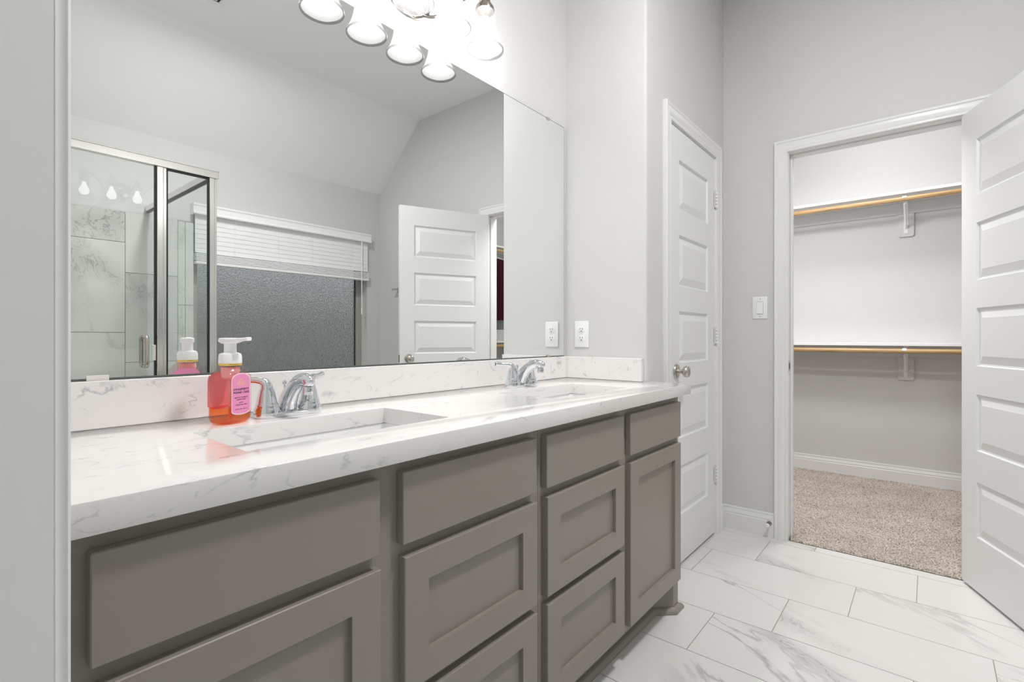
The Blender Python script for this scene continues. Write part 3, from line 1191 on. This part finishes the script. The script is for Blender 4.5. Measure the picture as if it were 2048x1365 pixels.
# ------------------------------------------------------------------ mirror
mir = thing('wall_mirror', 'long frameless wall mirror resting on the backsplash', 'mirror', (1.0, 1.285, 0.984), kind='thing')
bm = B()
x0, x1, z0, z1 = 0.088, 1.924, 0.9835, 2.0285
a = [bm.verts.new(p) for p in ((x0, 1.285, z0), (x1, 1.285, z0), (x1, 1.285, z1), (x0, 1.285, z1))]
c = [bm.verts.new(p) for p in ((x0, YW - 0.0005, z0), (x1, YW - 0.0005, z0), (x1, YW - 0.0005, z1), (x0, YW - 0.0005, z1))]
e = 0.0022
n_ = [bm.verts.new(p) for p in ((x0 + e, 1.285, z0 + e), (x1 - e, 1.285, z0 + e), (x1 - e, 1.285, z1 - e), (x0 + e, 1.285, z1 - e))]
bm.faces.new(n_)
for k in range(4):
    bm.faces.new((a[k], a[(k + 1) % 4], n_[(k + 1) % 4], n_[k])).material_index = 1
bm.faces.new(c).material_index = 1
for k in range(4):
    bm.faces.new((a[k], a[(k + 1) % 4], c[(k + 1) % 4], c[k])).material_index = 1
bmesh.ops.translate(bm, verts=bm.verts, vec=(-1.0, -1.285, -0.984))
obj('mirror_glass', bm, [M['mirror'], M['mirror_edge']], mir)


def clip(xc, zc, s, m, wd):
    bm = B()
    box(bm, xc - wd, xc + wd, 1.2815, 1.2848, zc, zc + s * 0.008, 0.0006, 1)
    box(bm, xc - wd, xc + wd, 1.2815, YW - 0.001, zc - s * 0.0022, zc, 0.0004, 1)
    bmesh.ops.translate(bm, verts=bm.verts, vec=(-1.0, -1.285, -0.984))
    return obj('mirror_clip', bm, m, mir)


clip(0.245, 0.9834, 1, M['clip'], 0.018)
clip(1.795, 0.9834, 1, M['nickel'], 0.010)
clip(1.795, 2.0286, -1, M['nickel'], 0.010)

# ------------------------------------------------------------------ vanity light
FX, FZ, FY = 1.030, 2.165, YW
t = thing('vanity_light', 'brushed nickel four lamp wall light above the mirror', 'wall light', (FX, FY, FZ))
RM = Matrix.Rotation(PI / 2, 4, 'X')   # local z -> -y
bm = B()
sc = Matrix.Diagonal((1.35, 1.0, 1.0, 1.0))
lathe(bm, [(0.066, 0.0005), (0.066, 0.006), (0.060, 0.010), (0.057, 0.010), (0.055, 0.014), (0.046, 0.020), (0.030, 0.024), (0.016, 0.026), (0.012, 0.034), (0.014, 0.040), (0.008, 0.046)], 40, RM @ sc)
obj('backplate', bm, M['bright_nickel'], t, 40)
LX = [0.797, 0.952, 1.107, 1.262]
LY = 1.168 - FY
for lx in LX:
    dx = lx - FX
    s = 1 if dx > 0 else -1
    inner = abs(dx) < 0.12
    bm = B()
    if inner:
        pts = [(s * 0.02, -0.020, 0.010), (s * 0.030, -0.055, 0.034), (s * 0.050, -0.090, 0.062), (dx - s * 0.008, LY, 0.073), (dx, LY, 0.066)]
    else:
        pts = [(s * 0.012, -0.020, -0.045), (s * 0.050, -0.050, -0.062), (s * 0.100, -0.085, -0.035), (s * 0.150, -0.110, 0.025), (dx - s * 0.040, LY, 0.066), (dx - s * 0.008, LY, 0.074), (dx, LY, 0.066)]
    tube(bm, pts, 0.0055, 12, 8)
    obj('arm', bm, M['bright_nickel'], t, 50)
    bm = B()
    T_ = Matrix.Translation((dx, LY, 0))
    lathe(bm, [(0.003, 0.084), (0.007, 0.080), (0.007, 0.076), (0.010, 0.072), (0.013, 0.066), (0.013, 0.060), (0.018, 0.057), (0.019, 0.052), (0.016, 0.048),
               (0.020, 0.044), (0.024, 0.040), (0.025, 0.034), (0.031, 0.030), (0.033, 0.020), (0.033, 0.016)], 28, T_)
    obj('lamp_holder', bm, M['bright_nickel'], t, 40)
    bm = B()
    so = [(0.031, 0.022), (0.033, 0.012), (0.0345, -0.006), (0.0365, -0.028), (0.041, -0.056), (0.049, -0.083), (0.0585, -0.104), (0.0625, -0.111)]
    si = [(r_ - 0.003, z) for r_, z in so]
    rows_ = lathe(bm, so + si[::-1], 36, T_, False, False)
    n_ = 36
    sh = obj('shade', bm, M['shade'], t, 60)
    bm = B()
    lathe(bm, [(0.0625, -0.1112), (0.0645, -0.1135), (0.0650, -0.1165), (0.0640, -0.1185), (0.0615, -0.1180), (0.0595, -0.1145), (0.0595, -0.1112), (0.0625, -0.1112)], 36, T_, False, False)
    obj('shade_rim', bm, M['shade_rim'], sh, 60)
    bm = B()
    lathe(bm, [(0.006, 0.0), (0.012, -0.004), (0.0135, -0.022), (0.022, -0.040), (0.0285, -0.056), (0.0295, -0.066), (0.026, -0.080), (0.017, -0.090), (0.004, -0.094)], 24, T_)
    obj('bulb', bm, M['bulb'], t, 60)

# ------------------------------------------------------------------ outlet and switch
t = thing('outlet', 'white duplex outlet on the side wall by the mirror edge', 'outlet', (XR, 1.203, 1.082))
bm = B()
box(bm, -0.0055, -0.0004, -0.0365, 0.0365, -0.059, 0.059, 0.003, 2)
obj('cover_plate', bm, M['plastic'], t, 30)
for zc in (0.0195, -0.0195):
    bm = B()
    loops = []
    for ins, x in ((0.0, -0.0050), (0.0, -0.0066), (0.001, -0.0072)):
        loops.append([Vector((x, p.x, zc + p.y)) for p in rrect(0, 0, 0.0170 - ins, 0.0142 - ins, 0.011, 0, 5)])
    loft(bm, loops)
    rc = obj('receptacle', bm, M['plastic'], t, 40)
    bm = B()
    box(bm, -0.0076, -0.0070, -0.0075, -0.0052, zc + 0.000, zc + 0.008)
    box(bm, -0.0076, -0.0070, 0.0052, 0.0075, zc + 0.001, zc + 0.008)
    lathe(bm, [(0.0026, 0.0070), (0.0026, 0.0076)], 12, Matrix.Translation((0, 0, zc - 0.0065)) @ Matrix.Rotation(-PI / 2, 4, 'Y'))
    obj('slots', bm, M['dark'], rc)
bm = B()
lathe(bm, [(0.0028, 0.0052), (0.0028, 0.0064), (0.001, 0.0066)], 12, Matrix.Rotation(-PI / 2, 4, 'Y'))
obj('screw', bm, M['clip'], t, 40)

t = thing('light_switch', 'white rocker light switch on the grey wall left of the closet doorway', 'light switch', (XC, 0.704, 1.228))
bm = B()
box(bm, -0.0055, -0.0004, -0.0375, 0.0375, -0.060, 0.060, 0.003, 2)
obj('cover_plate', bm, M['plastic'], t, 30)
bm = B()
box(bm, -0.0062, -0.0050, -0.0172, 0.0172, -0.0340, 0.0340)
obj('rocker_gap', bm, M['wframe'], t)
bm = B()
prism(bm, [(-0.0060, -0.0325), (-0.0105, -0.0325), (-0.0078, 0.0), (-0.0072, 0.0325), (-0.0060, 0.0325)], 'y', -0.0160, 0.0160)
obj('rocker', bm, M['plastic'], t)
for zc in (0.0475, -0.0475):
    bm = B()
    lathe(bm, [(0.0028, 0.0052), (0.0028, 0.0062), (0.001, 0.0064)], 12, Matrix.Translation((0, 0, zc)) @ Matrix.Rotation(-PI / 2, 4, 'Y'))
    obj('screw', bm, M['nickel'], t, 40)

# ------------------------------------------------------------------ closet fittings
SD = 0.30
SHZ = (2.064, 1.028)


def closet_shelf(label, x0, x1, y0, y1, zt, front):
    bm = B()
    box(bm, x0, x1, y0, y1, zt - 0.019, zt, 0.001, 1)
    o = obj('closet_shelf', bm, M['shelf'])
    return tag(o, label, 'shelf', 'closet shelves')


def closet_rod(label, p0, p1):
    d = Vector(p1) - Vector(p0)
    bm = B()
    L_ = d.length
    lathe(bm, [(0.0155, 0.0), (0.0165, 0.001), (0.0165, L_ - 0.001), (0.0155, L_)], 24, Matrix.Rotation(-PI / 2, 4, 'X'))
    o = obj('closet_rod', bm, M['wood'], None, 40, loc=p0)
    if abs(d.x) > abs(d.y):
        o.rotation_euler = (0, 0, -PI / 2)
    return tag(o, label, 'closet rod', 'wooden closet rods')


for zt, nm in zip(SHZ, ('upper', 'lower')):
    closet_shelf('%s white shelf along the closet back wall' % nm, XB - SD, XB - 0.0005, -1.319, 1.269, zt, 'x')
    closet_shelf('%s white shelf on the closet side wall, glimpsed in the mirror' % nm, XCB + 0.001, XB - SD - 0.001, -1.319, -1.319 + SD, zt, 'y')
    closet_rod('%s wooden closet rod under the back shelf' % nm, (XB - SD + 0.012, -0.99, zt - 0.054), (XB - SD + 0.012, 1.268, zt - 0.054))
    closet_rod('%s wooden closet rod on the side wall, glimpsed in the mirror' % nm, (XCB + 0.002, -1.030, zt - 0.054), (XB - SD - 0.01, -1.030, zt - 0.054))
    bm = B()
    box(bm, XB - 0.018, XB - 0.0005, -1.319, 1.269, zt - 0.019 - 0.085, zt - 0.0195, 0.001, 1)
    o = obj('shelf_cleat', bm, M['wall'])
    tag(o, '%s flat painted cleat under the closet back shelf' % nm, 'shelf cleat', 'closet shelf cleats')
    # bracket
    t = thing('shelf_bracket', '%s white metal rod bracket on the closet back wall' % nm, 'bracket', (XB, 0.128, zt - 0.0195), group='closet shelf brackets')
    bm = B()
    pl = [Vector((0, 0.0, 0))]
    loops = []
    for x in (-0.0145, -0.0190):
        loops.append([Vector((x, p.x, -0.115 + p.y)) for p in rrect(0, 0, 0.046, 0.135, 0.016, 0, 5)])
    # back board, painted
    loops = [[Vector((x, v_.y, min(v_.z, -0.0858))) for v_ in l] for x, l in zip((-0.0004, -0.0175 - 0.0010), loops)]
    loft(bm, loops)
    bd = obj('mounting_board', bm, M['wall'], t)
    bm = B()
    box(bm, -0.0215, -0.0186, -0.0125, 0.0125, -0.228, -0.001, 0.001, 1)
    box(bm, -SD + 0.028, -0.0216, -0.0125, 0.0125, -0.0035, -0.0005, 0.001, 1)
    tube(bm, [(-0.0215, 0, -0.19), (-0.16, 0, -0.105), (-SD + 0.036, 0, -0.060)], [0.008, 0.008, 0.008], 10, 4)
    obj('bracket_arm', bm, M['plastic'], t, 40)
    bm = B()
    ring = []
    for k in range(13):
        a = PI * 0.05 + PI * 1.15 * k / 12
        ring.append((a))
    c_ = (-SD + 0.012, -0.0345)
    for rr_ in (0,):
        o1, o2 = [], []
        for k in range(15):
            a = -PI * 0.55 - PI * 1.0 * k / 14 + PI
            o1.append((c_[0] + 0.0168 * math.cos(a + PI / 2), c_[1] + 0.0168 * math.sin(a + PI / 2)))
            o2.append((c_[0] + 0.0195 * math.cos(a + PI / 2), c_[1] + 0.0195 * math.sin(a + PI / 2)))
        prism(bm, o1 + o2[::-1], 'y', -0.0115, 0.0115)
    obj('rod_hook', bm, M['plastic'], t, 40)

# garment and bag on the closet side wall
t = thing('hanger', 'white hanger on the closet side rod, glimpsed in the mirror', 'hanger', (4.04, -1.030, 2.010))
bm = B()
hk = [(0, 0.0, 0.0)]
pts = [(0, -0.018, -0.020), (0, -0.020, -0.002), (0, -0.008, 0.018 - 0.001), (0, 0.012, 0.017 - 0.001), (0, 0.021, 0.0), (0, 0.015, -0.022), (0, 0.002, -0.045), (0, 0.0, -0.085)]
tube(bm, [(x, y, z + 0.0035) for x, y, z in pts], 0.0028, 8, 5)
obj('hook', bm, M['plastic'], t, 50)
bm = B()
tube(bm, [(0, 0, -0.080), (0, -0.06, -0.095), (0, -0.20, -0.150), (0, -0.205, -0.160), (0, 0.0, -0.162), (0, 0.205, -0.160), (0, 0.20, -0.150), (0, 0.06, -0.095), (0, 0, -0.080)], 0.0045, 8, 6)
obj('shoulder_bar', bm, M['plastic'], t, 50)
bm = B()
loops = []
for z, hw, th in ((-0.102, 0.05, 0.010), (-0.118, 0.11, 0.016), (-0.150, 0.190, 0.020), (-0.20, 0.215, 0.026), (-0.40, 0.205, 0.032), (-0.62, 0.22, 0.036), (-0.76, 0.225, 0.036)):
    n_ = 44
    loops.append([Vector((th * (1 + 0.18 * math.sin(9 * 2 * PI * k / n_ + z * 6)) * math.sin(2 * PI * k / n_), hw * math.cos(2 * PI * k / n_), z)) for k in range(n_)])
loft(bm, loops, False, False)
o = obj('shirt', bm, M['maroon'], None, 60, loc=(4.04, -1.030, 2.010))
tag(o, 'dark maroon shirt on the closet side rod, glimpsed in the mirror', 'shirt')
bm = B()
loops = []
for z, hw, th in ((-0.105, 0.05, 0.008), (-0.150, 0.190, 0.016), (-0.40, 0.20, 0.022), (-0.86, 0.215, 0.026)):
    n_ = 40
    loops.append([Vector((th * (1 + 0.2 * math.sin(7 * 2 * PI * k / n_)) * math.sin(2 * PI * k / n_), hw * math.cos(2 * PI * k / n_), z)) for k in range(n_)])
loft(bm, loops)
o = obj('shirt', bm, M['grey_cloth'], None, 60, loc=(4.14, -1.030, 2.010))
tag(o, 'grey shirt hanging behind the maroon one, glimpsed in the mirror', 'shirt')
t = thing('handbag', 'small brown bag on the lower closet side shelf, glimpsed in the mirror', 'bag', (3.99, -1.12, SHZ[1] + 0.0005))
bm = B()
loops = [rrect(0, 0, hx, hy, 0.03, z) for hx, hy, z in ((0.085, 0.045, 0.0), (0.095, 0.055, 0.01), (0.085, 0.05, 0.05), (0.06, 0.035, 0.08), (0.05, 0.02, 0.085))]
loft(bm, loops)
obj('bag_body', bm, M['brown'], t, 50)
bm = B()
tube(bm, [(-0.04, 0, 0.083), (-0.035, 0, 0.11), (0.0, 0, 0.125), (0.035, 0, 0.11), (0.04, 0, 0.083)], 0.004, 8, 5)
obj('strap', bm, M['dark'], t, 50)

# ------------------------------------------------------------------ window and blind (seen in the mirror)
t = thing('window_1', 'wide obscure glass window on the far wall, seen in the mirror', 'window', (0, 0, 0), kind='structure')
bm = B()
yb0, yb1 = YOB + 0.004, YOB + 0.062
fw = 0.055
for q in ((WX0, WX0 + fw, WZ0, WZ1), (WX1 - fw, WX1, WZ0, WZ1), (WX0 + fw, WX1 - fw, WZ0, WZ0 + fw), (WX0 + fw, WX1 - fw, WZ1 - fw, WZ1)):
    box(bm, q[0], q[1], yb0, yb1, q[2], q[3], 0.003, 1)
obj('window_frame', bm, M['wframe'], t)
bm = B()
box(bm, WX0 + fw, WX1 - fw, yb0 + 0.020, yb0 + 0.026, WZ0 + fw, WZ1 - fw)
obj('window_glass', bm, M['obscure'], t)
bm = B()
for q in ((WX0 + fw, WX0 + fw + 0.006, WZ0 + fw, WZ1 - fw), (WX1 - fw - 0.006, WX1 - fw, WZ0 + fw, WZ1 - fw)):
    box(bm, q[0], q[1], yb0 + 0.026, yb0 + 0.034, q[2], q[3])
obj('gasket', bm, M['black'], t)
bm = B()
box(bm, WX0, WX1, YOB + 0.063, YO + 0.02, WZ0 + 0.0005, WZ0 + 0.02, 0.003, 1)
obj('window_sill', bm, M['trim'], t)

BX0, BX1 = 1.335, 2.790
t = thing('window_blind', 'white slatted blind drawn up over the window, seen in the mirror', 'window blind', (0, 0, 0))
bm = B()
yf, vz0, vz1 = YO + 0.078, 1.957, 2.038
pv = [(yf - 0.012, vz0), (yf, vz0 + 0.004), (yf, vz0 + 0.014), (yf - 0.006, vz0 + 0.022), (yf - 0.006, vz1 - 0.024), (yf, vz1 - 0.014), (yf, vz1 - 0.003), (yf - 0.012, vz1)]
prism(bm, pv, 'x', BX0 - 0.022, BX1 + 0.015)
prism(bm, [(YO + 0.001, vz0), (yf - 0.012, vz0), (yf - 0.012, vz1), (YO + 0.001, vz1)], 'x', BX0 - 0.022, BX0 - 0.012)
prism(bm, [(YO + 0.001, vz0), (yf - 0.012, vz0), (yf - 0.012, vz1), (YO + 0.001, vz1)], 'x', BX1 + 0.005, BX1 + 0.015)
obj('valance', bm, M['blind'], t)
bm = B()
box(bm, BX0, BX1, YO + 0.004, YO + 0.056, 1.975, 2.030)
obj('head_rail', bm, M['blind'], t)
yc = YO + 0.032
zz = 1.952
SL = []
for k in range(8):
    SL.append((zz - k * 0.0345, math.radians(85)))
zlow = zz - 7 * 0.0345 - 0.036
for k in range(5):
    SL.append((zlow - k * 0.0105, math.radians(6)))
for zc, an in SL:
    bm = B()
    hw, th = 0.025, (0.0014 if an > 1 else 0.0034)
    ca, sa = math.cos(an), math.sin(an)
    pts = []
    for a_, b_ in ((-hw, -th), (hw, -th), (hw, th), (-hw, th)):
        pts.append((yc + a_ * ca - b_ * sa, zc - a_ * sa + b_ * ca))
    prism(bm, pts, 'x', BX0, BX1)
    obj('slat', bm, M['blind'], t)
bm = B()
zr = SL[-1][0] - 0.020
box(bm, BX0, BX1, yc - 0.024, yc + 0.024, zr - 0.011, zr + 0.010, 0.003, 2)
obj('bottom_rail', bm, M['blind'], t)
for lx in (1.60, 1.93, 2.22, 2.60):
    bm = B()
    tube(bm, [(lx, yc + 0.027, 1.960), (lx, yc + 0.027, zr - 0.006)], 0.0007, 6)
    obj('ladder_cord', bm, M['blind'], t)
bm = B()
tube(bm, [(2.700, yf - 0.006, 1.965), (2.700, yf - 0.006, 1.335)], 0.004, 8)
lathe(bm, [(0.004, 0.0), (0.007, 0.004), (0.0055, 0.058), (0.004, 0.060)], 10, Matrix.Translation((2.700, yf - 0.006, 1.278)))
obj('wand', bm, M['blind'], t, 40)

# outside
bm = B()
for k in range(40):
    x = -1.6 + k * 0.1502
    box(bm, x, x + 0.146, -3.33, -3.31, -0.2, 1.58 + random.uniform(-0.003, 0.003))
for z in (0.3, 1.0, 1.7):
    box(bm, -1.6, 4.4, -3.37, -3.331, z, z + 0.09)
o = obj('privacy_fence', bm, M['fence'])
tag(o, 'dim wooden fence outside, blurred through the obscure window', 'fence')
bm = B()
box(bm, -4, 7, -6, YOB - 0.01, -0.3, -0.2)
tag(obj('ground', bm, M['ground']), 'bare ground outside under the window', 'ground', kind='structure')

# ------------------------------------------------------------------ shower (seen in the mirror)
SY = -0.42
SX1 = 1.055
# tiled surround
bm = B()
lay = bm.verts.layers.float_vector.new('tile')
TT = 1.904


def wall_tile(bm, p0, p1, axis):
    tv = Vector((random.random(), random.random(), random.random()))
    if axis == 'y':
        vs = box(bm, p0[0] + G, p1[0] - G, YO + 0.0005, YO + 0.011, p0[1] + G, p1[1] - G)
    else:
        vs = box(bm, XL + 0.0005, XL + 0.011, p0[0] + G, p1[0] - G, p0[1] + G, p1[1] - G)
    for v_ in vs:
        v_[lay] = tv


for c_, (x0, x1) in enumerate(((XL + 0.011, 0.320), (0.320, 0.624), (0.624, 0.929), (0.929, 1.233), (1.233, 1.280), (1.280, 1.334))):
    off = {0: 1.30, 1: 1.50, 2: 1.70, 3: 1.50, 4: 1.30, 5: 1.30}[c_]
    z = off - 0.6 * 3
    while z < TT:
        a0, a1 = max(z, 0.08), min(z + 0.6, TT)
        if a1 - a0 > 0.01:
            wall_tile(bm, (x0, a0), (x1, a1), 'y')
        z += 0.6
box(bm, XL + 0.011, 1.3335, YO + 0.0002, YO + 0.0085, 0.08, TT - 0.001, mi=1)
for c_ in range(3):
    y0 = YO + 0.011 + 0.305 * c_
    z = (1.5, 1.7, 1.3)[c_] - 1.8
    while z < TT:
        a0, a1 = max(z, 0.08), min(z + 0.6, TT)
        if a1 - a0 > 0.01:
            wall_tile(bm, (y0, a0), (min(y0 + 0.305, SY + 0.02), a1), 'x')
        z += 0.6
box(bm, XL + 0.0002, XL + 0.0085, YO + 0.011, SY + 0.019, 0.08, TT - 0.001, mi=1)
struct('wall_shower_tile', bm, [M['shower_tile'], M['grout_dark']], 'marble look wall tiles lining the shower, seen in the mirror', 'wall tiles')

bm = B()
box(bm, XL + 0.012, SX1 + 0.03, YO + 0.012, SY + 0.05, 0.0005, 0.055)
box(bm, XL + 0.012, SX1 + 0.03, SY - 0.05, SY + 0.05, 0.055, 0.10, 0.008, 2)
box(bm, SX1 - 0.05, SX1 + 0.03, YO + 0.012, SY - 0.05, 0.055, 0.10, 0.008, 2)
tag(obj('shower_tray', bm, M['porcelain']), 'white shower tray under the glass enclosure', 'shower tray')

t = thing('shower_enclosure', 'framed glass shower enclosure with metal posts, seen in the mirror', 'shower enclosure', (SX1, SY, 0.1))
SHT = 1.970


def S(name, bm, m, smooth=None, parent=t):
    if parent == t:
        bmesh.ops.translate(bm, verts=bm.verts, vec=(-SX1, -SY, -0.1))
    return obj(name, bm, m, parent, smooth)


bm = B()
box(bm, XL + 0.012, SX1 + 0.030, SY - 0.016, SY + 0.016, SHT - 0.042, SHT, 0.003, 2)
box(bm, XL + 0.012, SX1 + 0.034, SY - 0.020, SY + 0.021, SHT - 0.006, SHT + 0.001, 0.002, 1)
S('header', bm, M['alu'])
bm = B()
box(bm, SX1 - 0.014, SX1 + 0.014, YO + 0.012, SY - 0.0165, SHT - 0.042, SHT - 0.006, 0.002, 1)
S('return_header', bm, M['alu'])
for xc, wd in ((0.823, 0.021), (SX1 + 0.004, 0.018)):
    bm = B()
    box(bm, xc - wd, xc + wd * 0.3, SY - 0.016, SY + 0.016, 0.101, SHT - 0.043, 0.002, 1)
    box(bm, xc + wd * 0.3, xc + wd, SY - 0.016, SY + 0.012, 0.101, SHT - 0.043, 0.002, 1)
    S('post', bm, M['alu'])
for x0, x1 in ((0.794, 0.8015), (0.8445, 0.850), (SX1 - 0.020, SX1 - 0.0145)):
    bm = B()
    box(bm, x0, x1, SY - 0.010, SY + 0.010, 0.125, SHT - 0.043)
    S('gasket', bm, M['black'])
bm = B()
box(bm, 0.850, SX1 - 0.020, SY - 0.010, SY + 0.010, SHT - 0.050, SHT - 0.0425)
box(bm, SX1 - 0.010, SX1 + 0.010, YO + 0.012, SY - 0.017, SHT - 0.052, SHT - 0.0425)
S('gasket', bm, M['black'])
bm = B()
box(bm, 0.16, 0.793, SY - 0.004, SY + 0.004, 0.125, SHT - 0.046)
gd = S('glass_door', bm, M['glass'])
bm = B()
box(bm, 0.8505, SX1 - 0.0205, SY - 0.003, SY + 0.003, 0.125, SHT - 0.0505)
S('glass_panel', bm, M['glass'])
bm = B()
box(bm, SX1 - 0.003, SX1 + 0.003, YO + 0.013, SY - 0.018, 0.125, SHT - 0.0525)
S('glass_panel', bm, M['glass'])
bm = B()
for s in (-1, 1):
    y_ = SY + s * 0.0045
    pts = []
    for z in (0.918, 1.078):
        pass
    tube(bm, [(0.751, y_, 0.925), (0.751, y_ + s * 0.024, 0.925), (0.751, y_ + s * 0.036, 0.929), (0.751, y_ + s * 0.042, 0.944), (0.751, y_ + s * 0.042, 1.0), (0.751, y_ + s * 0.042, 1.052), (0.751, y_ + s * 0.036, 1.067), (0.751, y_ + s * 0.024, 1.071), (0.751, y_, 1.071)], 0.0095, 14, 5)
bmesh.ops.translate(bm, verts=bm.verts, vec=(-SX1, -SY, -0.1))
obj('pull_handle', bm, M['nickel'], gd, 50)
bm = B()
box(bm, 0.782, 0.7985, SY + 0.0045, SY + 0.0105, 0.952, 1.030, 0.001, 1)
bmesh.ops.translate(bm, verts=bm.verts, vec=(-SX1, -SY, -0.1))
obj('door_catch', bm, M['clip'], gd)
bm = B()
box(bm, 0.100, 0.159, SY - 0.014, SY + 0.014, 0.101, SHT - 0.043, 0.002, 1)
S('hinge_post', bm, M['alu'])

# ------------------------------------------------------------------ towel bar, ceiling vent
t = thing('towel_bar', 'chrome towel bar on the grey wall behind the closet door, seen in the mirror', 'towel bar', (XC, -1.262, 1.515))
for y in (0.0, 0.46):
    bm = B()
    lathe(bm, [(0.022, 0.0005), (0.022, 0.006), (0.012, 0.010), (0.009, 0.018), (0.009, 0.052), (0.012, 0.056), (0.012, 0.074), (0.008, 0.077)], 20, Matrix.Translation((0, y, 0)) @ Matrix.Rotation(-PI / 2, 4, 'Y'))
    obj('post', bm, M['chrome'], t, 40)
bm = B()
lathe(bm, [(0.008, 0.0), (0.008, 0.46)], 16, Matrix.Translation((-0.065, 0, 0)) @ Matrix.Rotation(-PI / 2, 4, 'X'))
obj('bar', bm, M['chrome'], t, 40)

t = thing('ceiling_vent', 'white slatted ceiling vent at the top edge of the mirror reflection', 'vent', (1.02, -0.47, CZ))
bm = B()
for q in ((-0.17, 0.17, -0.17, -0.14), (-0.17, 0.17, 0.14, 0.17), (-0.17, -0.14, -0.14, 0.14), (0.14, 0.17, -0.14, 0.14)):
    box(bm, q[0], q[1], q[2], q[3], -0.008, -0.0005, 0.002, 1)
obj('frame', bm, M['trim'], t)
bm = B()
box(bm, -0.14, 0.14, -0.14, 0.14, -0.0012, -0.0004)
obj('backing', bm, M['dark'], t)
for k in range(1, 5):
    a_ = 0.14 - k * 0.028
    bm = B()
    e_ = 0.013
    for q in ((-a_ - e_, a_ + e_, -a_ - e_, -a_), (-a_ - e_, a_ + e_, a_, a_ + e_), (-a_ - e_, -a_, -a_, a_), (a_, a_ + e_, -a_, a_)):
        box(bm, q[0], q[1], q[2], q[3], -0.009, -0.0015)
    obj('louver_ring', bm, M['trim'], t)
